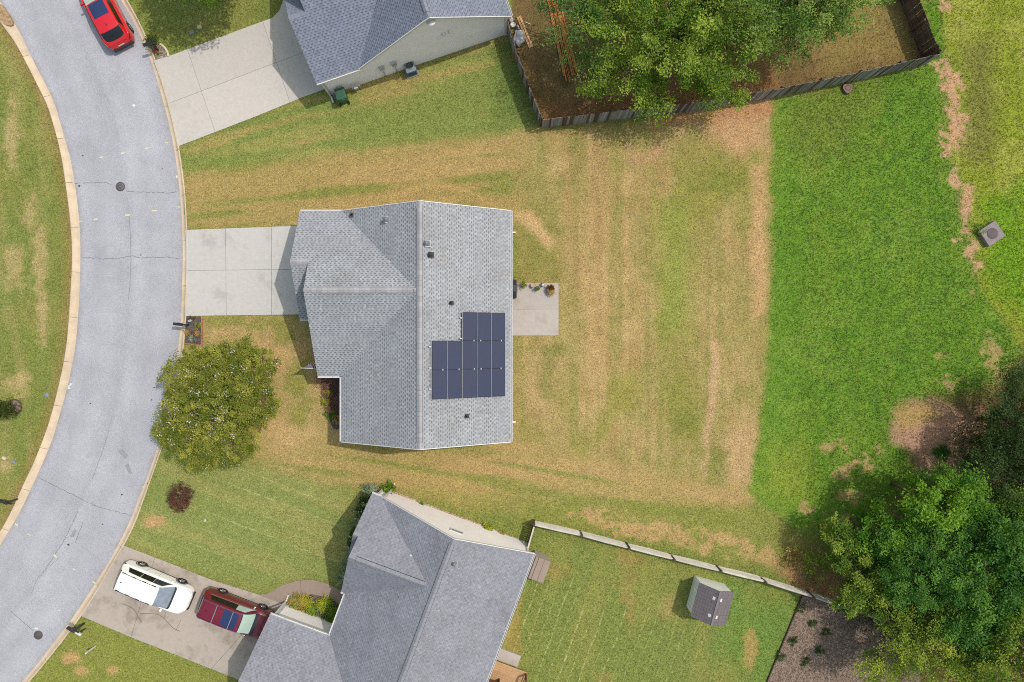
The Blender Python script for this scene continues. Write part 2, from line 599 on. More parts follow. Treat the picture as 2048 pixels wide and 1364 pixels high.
# front lawn of the south house
sl = region([(330, 900), (540, 935), (690, 985), (720, 1000), (690, 1180), (620, 1150), (512, 1180), (255, 1085)], 20, 12, 34)
paint(sl, A(150, 160, 92))
paint(sl * st(streaks(0.38, 260, 34, 91), 0.45, 0.7) * 0.7, A(170, 166, 100))
paint(region([(80, 1330), (165, 1238), (265, 1278), (475, 1362), (400, 1480), (0, 1480)], 12, 8, 36), A(150, 154, 78))
for cx, cy, rx, ry in ((143, 1315, 16, 11), (225, 1340, 13, 9), (165, 1340, 14, 8), (310, 1042, 18, 10), (297, 1050, 12, 6)):
    paint(blob(cx, cy, rx, ry, 0.9, 0.45, cx) * 0.8, A(205, 168, 112))
# fenced garden of the south house
gar = region([(1062, 1050), (1600, 1190), (1520, 1480), (960, 1480), (1024, 1200)], 10, 5, 38)
paint(gar, A(138, 150, 78))
paint(gar * st(streaks(1.94, 200, 50, 95), 0.45, 0.7) * 0.6, A(158, 156, 84))
paint(gar * st(fbm(X / 60, Y / 60, 97), 0.55, 0.72) * 0.6, A(166, 146, 80))
paint(region([(1440, 1160), (1600, 1190), (1540, 1364), (1440, 1330)], 40, 26, 39) * 0.75, A(118, 152, 70))
paint(blob(1500, 1300, 14, 34, 0.9, 0.5, 5) * 0.7, A(190, 158, 92))
paint(blob(1020, 1270, 22, 60, 1.0, 0.5, 6) * 0.6, A(176, 150, 80))
paint(region([(1330, 1195), (1350, 1190), (1350, 1240), (1322, 1235)], 14, 10, 40) * 0.6, A(186, 160, 100))
# lush meadow and the strip beyond the ditch
lush = region([(1545, 205), (1640, 190), (1880, 120), (1890, 300), (1915, 420), (1950, 560), (2010, 640), (2060, 700), (1990, 760), (1900, 800), (1790, 830), (1830, 960), (1700, 1060), (1640, 1090), (1500, 985), (1522, 850), (1540, 700), (1546, 330)], 11, 9, 42)
paint(lush, A(116, 153, 54))
paint(lush * st(streaks(1.6, 240, 46, 99, 3), 0.42, 0.66) * 0.5, A(132, 160, 60))
paint(lush * st(fbm(X / 12, Y / 12, 105, 3), 0.56, 0.72) * 0.5, A(104, 144, 50))
paint(lush * st(fbm(X / 60, Y / 90, 101), 0.45, 0.7) * 0.7, A(134, 164, 66))
paint(lush * st(fbm(X / 24, Y / 24, 103), 0.5, 0.75) * 0.55, A(98, 142, 50))
paint(region([(1620, 170), (1760, 140), (1720, 300), (1620, 330), (1550, 260)], 50, 30, 43) * 0.6, A(130, 140, 64))
paint(region([(1555, 900), (1620, 900), (1610, 1000), (1520, 980)], 40, 24, 44) * 0.7, A(156, 166, 68))
east = region([(1850, -200), (2300, -200), (2300, 720), (2048, 700), (1965, 580), (1935, 430), (1905, 300), (1895, 120)], 10, 12, 45)
paint(east, A(152, 164, 60))
paint(east * st(fbm(X / 45, Y / 60, 107), 0.48, 0.68) * 0.8, A(170, 172, 80))
paint(region([(1925, 80), (1990, 80), (1985, 330), (1935, 330)], 34, 22, 46) * 0.8, A(130, 128, 68))
paint(region([(1960, 400), (2060, 360), (2060, 640), (1990, 600)], 30, 22, 47) * 0.85, A(122, 166, 42))
paint(region([(1845, 0), (1880, 0), (1890, 110), (1870, 120)], 14, 10, 48) * 0.9, A(104, 150, 40))
for cx, cy, rx, ry in ((1900, 150, 24, 16), (1905, 180, 14, 18), (1908, 255, 20, 24), (1903, 290, 22, 14), (1900, 352, 12, 12), (1916, 368, 10, 8), (1936, 400, 9, 26), (1932, 440, 9, 24), (1942, 500, 10, 26), (1955, 530, 10, 14), (1945, 585, 10, 16), (1908, 480, 9, 5), (1908, 225, 10, 30), (1890, 10, 14, 10)):
    paint(blob(cx, cy, rx * 0.9, ry * 0.98, 0.7, 1.6, cx + cy) * 0.8, DIRT)
# bare earth and dark soil by the wood
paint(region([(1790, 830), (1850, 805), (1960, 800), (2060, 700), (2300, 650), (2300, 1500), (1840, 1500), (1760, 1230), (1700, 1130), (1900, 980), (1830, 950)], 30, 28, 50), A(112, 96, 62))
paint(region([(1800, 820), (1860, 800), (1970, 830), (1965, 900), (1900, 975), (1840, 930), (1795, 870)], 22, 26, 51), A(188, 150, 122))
paint(region([(1788, 815), (1870, 805), (1880, 830), (1800, 860)], 12, 14, 55) * 0.7, A(184, 160, 84))
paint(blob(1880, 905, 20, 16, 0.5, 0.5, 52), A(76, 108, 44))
for cx, cy, rx, ry in ((1720, 925, 24, 12), (1690, 940, 18, 10), (1695, 995, 18, 12), (1665, 895, 16, 9), (1750, 895, 14, 8), (1893, 715, 14, 7), (1990, 715, 24, 30), (1900, 765, 22, 12), (1583, 1018, 9, 9), (1690, 1040, 12, 8), (1622, 1018, 20, 8)):
    paint(blob(cx, cy, rx * 0.9, ry * 0.95, 0.9, 1.7, cx) * 0.62, A(196, 160, 114))
paint(region([(1560, 1060), (1660, 1060), (1690, 1150), (1650, 1200), (1560, 1140)], 30, 20, 53) * 0.7, A(150, 136, 72))
paint(region([(1555, 1130), (1680, 1130), (1700, 1205), (1620, 1190)], 20, 16, 54), A(176, 132, 92))
# fenced yard of the north house
fy_ = [(1024, -200), (1780, -200), (1840, 100), (1850, 125), (1536, 194), (1384, 218), (1085, 252), (1050, 165), (1024, 90)]
yard = region(fy_, 3, 2, 56)
paint(yard, A(126, 106, 66))
paint(yard * st(fbm(X / 50, Y / 50, 111), 0.45, 0.68) * 0.7, A(148, 124, 80))
paint(yard * st(fbm(X / 30, Y / 34, 113), 0.52, 0.72) * 0.55, A(110, 104, 52))
paint(yard * region([(1085, 200), (1560, 130), (1560, 194), (1384, 220), (1085, 254)], 20, 16, 57) * 0.5, A(164, 118, 80))
paint(yard * region([(1640, 20), (1830, -60), (1850, 110), (1640, 150)], 34, 26, 58) * 0.8, A(150, 134, 72))
paint(region([(1290, 235), (1540, 196), (1545, 230), (1300, 255)], 12, 12, 59) * 0.6, A(200, 140, 100))
# fine mottling of dry tips
_l = T.mean(1, keepdims=True)
_dry = np.clip((T[:, :1] - T[:, 1:2]) / (T[:, 1:2] + 1e-6) * 4, 0, 1)
T = (T * (1 - 0.10 * _dry) + _l * 0.10 * _dry) * (1 + _dry * np.array([0.09, 0.02, 0.0]))
T *= (0.92 + 0.16 * fbm(X / 9, Y / 9, 121, 3))[:, None]

mowA = region([(340, 930), (560, 945), (700, 1000), (680, 1170), (560, 1150), (270, 1080)], 30, 20, 61)
mowB = region([(1040, 1130), (1330, 1200), (1420, 1260), (1440, 1480), (960, 1480), (1010, 1260)], 30, 20, 62)

road_m = (X > line_x('lo', Y) + 5) & (X < line_x('ro', Y) - 5)
Z = (fbm(X / 160, Y / 160, 131, 3) - 0.5) * 0.03
Z[road_m] = -0.30
Z[(np.abs(X - 1024) > 1300) | (np.abs(Y - 682) > 900)] *= 0.3
for ply in (DRIVE_TOP, DRIVE_MAIN, DRIVE_LOW, WALK_LOW, PATIO):
    Z[sdf(ply, X, Y) < -6] = -0.06
ny, nx = GX.shape
idx = np.arange(nx * ny).reshape(ny, nx)
F = np.stack([idx[:-1, :-1], idx[1:, :-1], idx[1:, 1:], idx[:-1, 1:]], -1).reshape(-1, 4)
V = np.stack([(X - 1024) / S, (682 - Y) / S, Z], 1)


def lawn_material():
    m, nt, b = nodes_of('lawn')
    geo = N(nt, 'ShaderNodeNewGeometry')
    pos = geo.outputs['Position']
    at = N(nt, 'ShaderNodeAttribute')
    at.attribute_name = 'tint'
    col = at.outputs['Color']
    n1 = noise(nt, pos, 1.6, 4, 0.6)
    n2_ = noise(nt, pos, 7.0, 3, 0.65)
    n3 = noise(nt, pos, 12.5, 3, 0.75)
    f = val(nt, ramp(nt, n1, 0.3, 0.7, 0.90, 1.10), 'MULTIPLY', ramp(nt, n2_, 0.28, 0.72, 0.74, 1.26))
    f = val(nt, f, 'MULTIPLY', ramp(nt, n3, 0.25, 0.75, 0.42, 1.64))
    col = mixc(nt, 1.0, col, grey(nt, f), 'MULTIPLY')
    # straw-coloured mowing lines
    sep = N(nt, 'ShaderNodeSeparateXYZ')
    nt.links.new(pos, sep.inputs[0])
    for name, ang, per, wid, sd in (('mowA', R(-21), 1.12, 0.05, 3.0), ('mowB', R(-110), 0.66, 0.10, 4.2)):
        nxv, nyv = -math.sin(ang), math.cos(ang)
        c = val(nt, val(nt, sep.outputs[0], 'MULTIPLY', nxv), 'ADD', val(nt, sep.outputs[1], 'MULTIPLY', nyv))
        wob_ = ramp(nt, noise(nt, pos, 0.5, 2), 0.2, 0.8, -0.10, 0.10)
        fr = val(nt, val(nt, val(nt, c, 'ADD', wob_), 'DIVIDE', per), 'FRACT')
        ln = ramp(nt, val(nt, val(nt, fr, 'SUBTRACT', 0.5), 'ABSOLUTE'), 0.0, wid, 1.0, 0.0)
        wh = N(nt, 'ShaderNodeTexWhiteNoise')
        wh.noise_dimensions = '1D'
        nt.links.new(val(nt, val(nt, val(nt, c, 'ADD', wob_), 'DIVIDE', per), 'FLOOR'), wh.inputs['W'])
        brk = val(nt, ramp(nt, noise(nt, pos, sd, 3, 0.7), 0.42, 0.62, 0.0, 1.0), 'MULTIPLY', ramp(nt, wh.outputs['Value'], 0, 1, 0.4, 1.0))
        brk = val(nt, brk, 'MULTIPLY', ramp(nt, noise(nt, pos, 0.22, 2), 0.35, 0.6, 0.5, 1.0))
        a2 = N(nt, 'ShaderNodeAttribute')
        a2.attribute_name = name
        fac = val(nt, val(nt, ln, 'MULTIPLY', brk), 'MULTIPLY', val(nt, a2.outputs['Fac'], 'MULTIPLY', 1.0), True)
        col = mixc(nt, fac, col, (*A(232, 224, 168), 1))
    nt.links.new(col, b.inputs['Base Color'])
    b.inputs['Roughness'].default_value = 0.95
    b.inputs['Specular IOR Level'].default_value = 0.1
    bump(nt, b, val(nt, n3, 'ADD', n2_), 0.7, 0.05)
    return m


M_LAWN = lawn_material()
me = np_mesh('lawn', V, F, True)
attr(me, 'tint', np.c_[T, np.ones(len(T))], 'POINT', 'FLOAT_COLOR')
attr(me, 'mowA', mowA)
attr(me, 'mowB', mowB)
props(link('lawn', me, None, M_LAWN), 'mown lawns patched with dry straw and lush green', None, None, 'structure')

# ---- grass blades standing on the lawn
nb = 380000
bx = rng.uniform(-20, 2068, nb)
by = rng.uniform(-20, 1384, nb)
keep = (bx < line_x('lo', by) + 1) | (bx > line_x('ro', by) - 1)
for ply, dd in [(p, 1.5) for p in (DRIVE_TOP, DRIVE_MAIN, DRIVE_LOW, WALK_LOW, PATIO, BED_HOUSE, BED_MAIL, BED_TOP, BED_GABLE, BED_LILY, MULCH_YARD)] + [(p, 0) for p in FOOT]:
    keep &= sdf(ply, bx, by) > -dd
bx, by = bx[keep], by[keep]
ix = np.clip(((bx - fx[0]) / 4.6 + 0.5).astype(int), 0, len(fx) - 1) + len(far)
iy = np.clip(((by - fy[0]) / 4.6 + 0.5).astype(int), 0, len(fy) - 1) + len(far)
ti = T[iy * nx + ix]
dens = np.clip(0.55 + 1.1 * (ti[:, 1] - ti[:, 0]) / (ti[:, 1] + 1e-3), 0.25, 1)
kp = rng.random(len(bx)) < dens
bx, by, ti, ix, iy = bx[kp], by[kp], ti[kp], ix[kp], iy[kp]
n = len(bx)
base = np.stack([(bx - 1024) / S, (682 - by) / S, Z[iy * nx + ix] - 0.01], 1)
wild = np.clip((bx - 1540) / 80, 0, 1) * (by < 1000)
vs = []
for k in range(2):
    th = rng.uniform(0, 2 * np.pi, n)
    ln = (0.05 + 0.05 * rng.random(n)) * (1 + 0.7 * wild)
    wd = 0.012 + 0.014 * rng.random(n)
    dx, dy = np.cos(th), np.sin(th)
    off = rng.normal(0, 0.02, (n, 2))
    p0 = base + np.c_[off[:, 0] - dy * wd, off[:, 1] + dx * wd, np.zeros(n)]
    p1 = base + np.c_[off[:, 0] + dy * wd, off[:, 1] - dx * wd, np.zeros(n)]
    lean = rng.uniform(0.4, 0.95, n)
    p2 = base + np.c_[off[:, 0] + dx * ln * lean, off[:, 1] + dy * ln * lean, ln * np.sqrt(1 - lean ** 2) + 0.01]
    vs.append(np.stack([p0, p1, p2], 1))
VB = np.concatenate(vs).reshape(-1, 3)
FB = np.arange(len(VB)).reshape(-1, 3)
tb = np.concatenate([ti, ti]) * rng.uniform(0.7, 1.75, (2 * n, 1))
straw = rng.random(2 * n) < 0.06
tb[straw] = np.array(A(222, 200, 140)) * rng.uniform(0.8, 1.1, (straw.sum(), 1))
me = np_mesh('grass', VB, FB)
attr(me, 'tint', np.c_[np.repeat(tb, 3, 0), np.ones(len(VB))], 'POINT', 'FLOAT_COLOR')


def blade_material():
    m, nt, b = nodes_of('grass_blades')
    at = N(nt, 'ShaderNodeAttribute')
    at.attribute_name = 'tint'
    nt.links.new(at.outputs['Color'], b.inputs['Base Color'])
    b.inputs['Roughness'].default_value = 0.7
    b.inputs['Specular IOR Level'].default_value = 0.2
    tr = N(nt, 'ShaderNodeBsdfTranslucent')
    nt.links.new(at.outputs['Color'], tr.inputs['Color'])
    mx = N(nt, 'ShaderNodeMixShader')
    mx.inputs[0].default_value = 0.3
    nt.links.new(b.outputs[0], mx.inputs[1])
    nt.links.new(tr.outputs[0], mx.inputs[2])
    nt.links.new(mx.outputs[0], nt.nodes['Material Output'].inputs['Surface'])
    return m


M_BLADE = blade_material()
props(link('grass', me, None, M_BLADE), 'short grass blades covering the lawns', 'grass', None, 'stuff')

# ---- road
def road_z(u):
    return -0.10 + 0.05 * (1 - (2 * u - 1) ** 2)


ys = np.arange(-400, 1640, 8.0)
lx, rx_ = line_x('li', ys), line_x('ri', ys)
U = np.linspace(-0.02, 1.02, 15)
PXr = lx[:, None] + (rx_ - lx)[:, None] * U[None]
V = np.stack([(PXr - 1024) / S, np.repeat(((682 - ys) / S)[:, None], 15, 1), np.repeat(road_z(np.clip(U, 0, 1))[None], len(ys), 0)], -1).reshape(-1, 3)
i2 = np.arange(len(ys) * 15).reshape(-1, 15)
F = np.stack([i2[:-1, :-1], i2[1:, :-1], i2[1:, 1:], i2[:-1, 1:]], -1).reshape(-1, 4)


def asphalt():
    m, nt, b = nodes_of('asphalt')
    geo = N(nt, 'ShaderNodeNewGeometry')
    pos = geo.outputs['Position']
    at = N(nt, 'ShaderNodeAttribute')
    at.attribute_name = 'across'
    n1 = noise(nt, pos, 0.35, 4, 0.6)
    n2_ = noise(nt, pos, 9.0, 3, 0.6)
    n3 = noise(nt, pos, 15.0, 3, 0.8)
    f = val(nt, ramp(nt, n1, 0.3, 0.7, 0.90, 1.10), 'MULTIPLY', ramp(nt, n2_, 0.3, 0.7, 0.93, 1.07))
    f = val(nt, f, 'MULTIPLY', ramp(nt, n3, 0.25, 0.75, 0.70, 1.30))
    # wheel tracks polished lighter, seam along the crown darker
    w = N(nt, 'ShaderNodeMath')
    w.operation = 'SINE'
    nt.links.new(val(nt, at.outputs['Fac'], 'MULTIPLY', 25.0), w.inputs[0])
    f = val(nt, f, 'MULTIPLY', ramp(nt, w.outputs[0], -1, 1, 0.975, 1.025))
    seam = ramp(nt, val(nt, val(nt, at.outputs['Fac'], 'SUBTRACT', 0.49), 'ABSOLUTE'), 0.0, 0.05, 0.94, 1.0)
    f = val(nt, f, 'MULTIPLY', seam)
    col = mixc(nt, 1.0, (*A(192, 192, 202), 1), grey(nt, f), 'MULTIPLY')
    edge = ramp(nt, val(nt, val(nt, at.outputs['Fac'], 'SUBTRACT', 0.5), 'ABSOLUTE'), 0.455, 0.5, 0.0, 1.0)
    dirt = val(nt, edge, 'MULTIPLY', ramp(nt, noise(nt, pos, 1.1, 4, 0.7), 0.35, 0.65, 0.0, 0.75), True)
    col = mixc(nt, dirt, col, (*A(168, 158, 150), 1))
    old = ramp(nt, noise(nt, mapping(nt, pos, (1.0, 0.35, 1.0)), 0.8, 5, 0.7), 0.52, 0.72, 0.0, 0.35)
    col = mixc(nt, old, col, (*A(170, 170, 180), 1))
    nt.links.new(col, b.inputs['Base Color'])
    b.inputs['Roughness'].default_value = 0.9
    b.inputs['Specular IOR Level'].default_value = 0.25
    bump(nt, b, n3, 0.35, 0.02)
    return m


me = np_mesh('road', V, F, True)
attr(me, 'across', np.tile(U, len(ys)))
ROAD = props(link('road', me, None, asphalt()), 'sun-bleached grey asphalt street curving past the houses', None, None, 'structure')


def on_road(px, py, dz=0.006):
    u = np.clip((px - line_x('li', py)) / (line_x('ri', py) - line_x('li', py)), 0, 1)
    return ((px - 1024) / S, (682 - py) / S, float(road_z(u)) + dz)


M_CRACK = mat('crack', A(122, 122, 130), 0.95, 0.3, 8)
M_PAINT = mat('utility_paint', A(236, 232, 190), 0.8, 0.12, 12)
M_WPAINT = mat('white_paint_mark', A(240, 240, 240), 0.8, 0.12, 12)
CRACKS = [
    ([(132, 367), (150, 367), (175, 364), (200, 364.5), (222, 367)], .035),
    ([(251, 381), (275, 383), (305, 384), (335, 386), (352, 384)], .035),
    ([(162, 513), (190, 516), (230, 517), (255, 513), (268, 512), (285, 516), (320, 514), (358, 518)], .035),
    ([(257, 430), (260, 470), (261, 512), (260, 560), (256, 600)], .025),
    ([(76, 956), (100, 968), (130, 982), (165, 1000), (200, 1016), (232, 1024), (262, 1032)], .035),
    ([(224, 832), (214, 870), (205, 900), (194, 930), (184, 958)], .022),
    ([(155, 1023), (130, 1075), (105, 1115), (80, 1155)], .03),
    ([(165, 1045), (150, 1085)], .03), ([(160, 1090), (195, 1118)], .02), ([(20, 1222), (50, 1248), (66, 1262)], .03),
    ([(120, 1115), (80, 1150), (60, 1190)], .02)]
for pts, w in CRACKS:
    l = resample(catmull(pts, 5), 3.0)
    l = l + np.c_[np.zeros(len(l)), (fbm(l[:, 0] / 6, l[:, 1] / 6 + 50, 4, 3) - 0.5) * 5]
    d = np.gradient(l, axis=0)
    d /= np.linalg.norm(d, axis=1)[:, None] + 1e-9
    ww = w * S * (0.3 + 0.7 * rng.random(len(l)))
    a = l + np.c_[-d[:, 1], d[:, 0]] * ww[:, None] / 2
    c = l - np.c_[-d[:, 1], d[:, 0]] * ww[:, None] / 2
    V = np.array([on_road(*p) for p in a] + [on_road(*p) for p in c])
    k = len(l)
    F = np.array([(i, i + 1, k + i + 1, k + i) for i in range(k - 1)])
    link('crack', np_mesh('crack', V, F), ROAD, M_CRACK)


def dab(px, py, L_, W_, ang, m, name='paint_mark', dz=0.007, jag=0.25):
    n_ = 10
    pts = []
    for k in range(n_):
        t = 2 * math.pi * k / n_
        u_, v_ = math.copysign(abs(math.cos(t)) ** 0.4, math.cos(t)) * L_ / 2, math.copysign(abs(math.sin(t)) ** 0.4, math.sin(t)) * W_ / 2
        j = 1 + random.uniform(-jag, jag)
        pts.append((px + (u_ * math.cos(ang) - v_ * math.sin(ang)) * j, py + (u_ * math.sin(ang) + v_ * math.cos(ang)) * j))
    me_ = bpy.data.meshes.new(name)
    me_.from_pydata([on_road(*p, dz) for p in pts], [], [tuple(range(n_))])
    return link(name, me_, ROAD, m)


for px, py, l, w, a in ((202, 314, 10, 3, -.15), (245, 306, 10, 3, -.15), (292, 296, 8, 2.6, -.2), (332, 285, 7, 2.4, 0), (190, 438, 9, 2.6, -.1), (254, 430, 12, 3, -.05), (308, 421, 10, 2.6, -.1), (357, 413, 5, 2.5, 0), (160, 442, 8, 2.2, -.2), (31, 1050, 8, 3, .6), (57, 1070, 8, 2, .5), (109, 1112, 7, 3.5, .7), (147, 1139, 8, 2.4, .6), (188, 1167, 11, 3, .6)):
    dab(px, py, l, w, a, M_PAINT)
for px, py, l, w, a in ((267, 210, 6, 5, .4), (244, 140, 3, 2, 0), (138, 771, 9, 3, -.7), (136, 776, 5, 4, 0), (141, 768, 6, 2, 0), (72, 1258, 7, 4, .2), (117, 1222, 3, 2, 0), (352, 353, 3, 5, 0), (285, 974, 6, 1.6, -.2)):
    dab(px, py, l, w, a, M_WPAINT)
M_STAIN = mat('oil_stain', A(166, 166, 174), 0.85, 0.1, 6)
M_TARSPOT = mat('tar_spot', A(84, 84, 92), 0.8, 0.2, 6)
for px, py, l, w, a in ((246, 907, 20, 10, .9), (256, 938, 22, 7, 1.2)):
    dab(px, py, l, w, a, M_STAIN, 'oil_stain')
for px, py, r in ((164, 311, 2.6), (307, 775, 2), (302, 800, 2.2), (180, 807, 2), (242, 990, 3), (136, 1090, 3.5), (204, 1049, 2.2), (323, 337, 1.6), (281, 510, 2), (271, 810, 1.2)):
    dab(px, py, r * 1.3, r, 0.3, M_TARSPOT, 'tar_spot')
dab(146, 1068, 16, 7, -1.0, M_STAIN, 'oil_stain')

# ---- kerbs
M_KERB = mat('kerb_concrete', A(232, 210, 184), 0.9, 0.12, 1.3, 30, 0.14, rand=0.05, bmp=0.25)
M_KERBBED = mat('kerb_joint', A(140, 118, 96), 0.95, 0.2, 4)
PROF = [(0.0, -0.092), (0.25, -0.092), (0.48, -0.075), (0.64, -0.015), (0.8, 0.025), (0.92, 0.045), (1.0, 0.035)]
for nm, ki, ko, lab in (('kerb', 'li', 'lo', 'pale sandy rolled kerb along the verge across the street'), ('kerb', 'ri', 'ro', 'pale sandy rolled kerb along the driveways')):
    a = resample(LINES[ki], 9.0)
    b_ = resample(LINES[ko], 9.0)
    m_ = min(len(a), len(b_))
    tt = np.linspace(0, 1, m_)
    a = np.stack([np.interp(tt, np.linspace(0, 1, len(a)), a[:, k]) for k in range(2)], 1)
    b_ = np.stack([np.interp(tt, np.linspace(0, 1, len(b_)), b_[:, k]) for k in range(2)], 1)
    # match by nearest point so that the section stays square to the road
    b2 = []
    for p in a:
        j = np.argmin(((LINES[ko] - p) ** 2).sum(1))
        seg = LINES[ko][max(0, j - 1):j + 2]
        best = None
        for q0, q1 in zip(seg[:-1], seg[1:]):
            e = q1 - q0
            t = np.clip(((p - q0) @ e) / (e @ e), 0, 1)
            q = q0 + e * t
            if best is None or ((q - p) ** 2).sum() < ((best - p) ** 2).sum():
                best = q
        b2.append(best)
    b2 = np.array(b2)
    def strip(i0, i1, prof, g0=0.0, g1=0.0):
        rows = []
        for i in range(i0, i1 + 1):
            p, q = a[i].copy(), b2[i].copy()
            if i == i0 and g0:
                d = (a[i + 1] - a[i]) / np.linalg.norm(a[i + 1] - a[i]) * g0
                p, q = p + d, q + d
            if i == i1 and g1:
                d = (a[i - 1] - a[i]) / np.linalg.norm(a[i - 1] - a[i]) * g1
                p, q = p + d, q + d
            w3 = [p + (q - p) * f for f, z in prof] + [q]
            rows.append([((w[0] - 1024) / S, (682 - w[1]) / S, z) for w, z in zip(w3, [z for f, z in prof] + [-0.2])])
        Vv = np.array(rows)
        k = Vv.shape[1]
        ii = np.arange(Vv.shape[0] * k).reshape(-1, k)
        Ff = np.stack([ii[:-1, :-1], ii[1:, :-1], ii[1:, 1:], ii[:-1, 1:]], -1).reshape(-1, 4)
        return np_mesh('kerb_section', Vv.reshape(-1, 3), Ff, True)
    bed = props(link(nm, strip(0, len(a) - 1, [(0.05, -0.14), (0.5, -0.12), (0.95, -0.02)]), None, M_KERBBED), lab, None, None, 'structure')
    i = 0
    while i < len(a) - 1:
        j = min(i + 10, len(a) - 1)
        link('kerb_section', strip(i, j, PROF, 0.3, 0.3), bed, M_KERB)
        i = j

# sandy silt where the gutter collects it
M_SILT = mat('silt', A(186, 156, 122), 0.95, 0.3, 6, 25, 0.3)
mb = MB()
pl = catmull([(-12, 2), (4, 10), (14, 22), (22, 36), (27, 47), (22, 52), (8, 48), (-4, 34), (-14, 16)], 3)
mb.prism([g2(*p) for p in pl][::-1], -0.12, 0.06)
props(mb.build('gutter_silt', M_SILT), None, None, None, 'structure')


# ---- driveways, walk and patio as slabs
def clip_half(poly, p, n_, off):
    out = []
    for i in range(len(poly)):
        a, b = Vector(poly[i]), Vector(poly[(i + 1) % len(poly)])
        da, db = (a - p).dot(n_) - off, (b - p).dot(n_) - off
        if da >= 0:
            out.append(tuple(a))
        if (da > 0 > db) or (da < 0 < db):
            out.append(tuple(a + (b - a) * (da / (da - db))))
    return out


def concrete(name, c, stain, amount, thr=0.55):
    m, nt, b = nodes_of(name)
    geo = N(nt, 'ShaderNodeNewGeometry')
    pos = geo.outputs['Position']
    oi = N(nt, 'ShaderNodeObjectInfo')
    n1 = noise(nt, pos, 0.55, 5, 0.65)
    n2_ = noise(nt, pos, 4.0, 4, 0.6)
    n3 = noise(nt, pos, 45.0, 2, 0.7)
    f = val(nt, ramp(nt, n2_, 0.3, 0.7, 0.95, 1.05), 'MULTIPLY', ramp(nt, n3, 0.3, 0.7, 0.9, 1.1))
    f = val(nt, f, 'MULTIPLY', ramp(nt, oi.outputs['Random'], 0, 1, 0.97, 1.03))
    col = mixc(nt, val(nt, ramp(nt, n1, thr, thr + 0.2, 0, 1), 'MULTIPLY', amount, True), (*c, 1), (*stain, 1))
    col = mixc(nt, 1.0, col, grey(nt, f), 'MULTIPLY')
    nt.links.new(col, b.inputs['Base Color'])
    b.inputs['Roughness'].default_value = 0.88
    b.inputs['Specular IOR Level'].default_value = 0.25
    bump(nt, b, n3, 0.2, 0.01)
    return m


def slabs(name, label, poly, joints, m, mj, gap=0.6, z=0.034):
    o = props(MB().prism([g2(*p) for p in poly], -0.12, z - 0.014).build(name, mj), label, None, None, 'structure')
    pcs = [poly]
    for (p, q) in joints:
        p, q = Vector(p), Vector(q)
        d = (q - p).normalized()
        n_ = Vector((-d.y, d.x))
        new = []
        for pc in pcs:
            for s_ in (1, -1):
                c = clip_half(pc, p, n_ * s_, gap / 2)
                if len(c) > 2:
                    new.append(c)
        pcs = new
    for pc in pcs:
        link('slab', MB().prism([g2(*p) for p in pc], -0.1, z + random.uniform(-.002, .002)).mesh('slab'), o, m)
    return o


M_JOINT = mat('joint', A(120, 108, 96), 0.95, 0.2, 6)
M_JOINT2 = mat('joint_grey', A(150, 146, 142), 0.95, 0.2, 6)
M_C1 = concrete('concrete_main', A(217, 213, 210), A(178, 172, 166), 0.7)
M_C2 = concrete('concrete_top', A(219, 211, 205), A(205, 196, 190), 0.8)
M_C3 = concrete('concrete_low', A(200, 187, 177), A(150, 137, 126), 0.95, 0.50)
M_C4 = concrete('concrete_walk', A(172, 152, 140), A(150, 134, 120), 0.8)
M_C5 = concrete('concrete_patio', A(204, 194, 188), A(184, 166, 148), 0.8, 0.5)
slabs('driveway', 'pale concrete driveway of the house with solar panels', DRIVE_MAIN, [((451, 400), (453.5, 700)), ((543, 400), (543.5, 700)), ((370, 541), (700, 538))], M_C1, M_JOINT)
slabs('driveway', 'wide bright concrete driveway by the red car', DRIVE_TOP, [((376, 102), (430, 262)), ((341, 206), (604, 106)), ((527, 47), (580, 205))], M_C2, M_JOINT2)
slabs('driveway', 'stained concrete driveway under two parked cars', DRIVE_LOW, [((1960 / 4, 1262), (425, 1335)), ((274, 1235), (262, 1275)), ((360, 1240), (350, 1262)), ((216, 1165), (520, 1290))][:2], M_C3, M_JOINT)
slabs('footpath', 'curved brown concrete footpath round the lily bed', WALK_LOW, [((600, 1150), (604, 1200))], M_C4, M_JOINT)
slabs('patio', 'small weathered concrete patio behind the solar roofed house', PATIO, [((1000, 619), (1130, 618))], M_C5, M_JOINT2, 0.3)
for pts, w in (([(247, 1207), (268, 1218), (276, 1232), (285, 1245)], .03), ([(280, 1226), (300, 1227), (318, 1229), (330, 1238), (346, 1255), (360, 1262)], .03), ([(328, 1237), (333, 1223)], .02), ([(352, 1262), (362, 1240)], .02)):
    l = resample(catmull(pts, 5), 2.5)
    d = np.gradient(l, axis=0)
    d /= np.linalg.norm(d, axis=1)[:, None]
    nn = np.c_[-d[:, 1], d[:, 0]] * w * S / 2
    V = np.array([(*g2(*p), 0.041) for p in l + nn] + [(*g2(*p), 0.041) for p in l - nn])
    k = len(l)
    link('crack', np_mesh('crack', V, np.array([(i, i + 1, k + i + 1, k + i) for i in range(k - 1)])), ROAD, mat('drive_crack', A(128, 112, 100), 0.95))

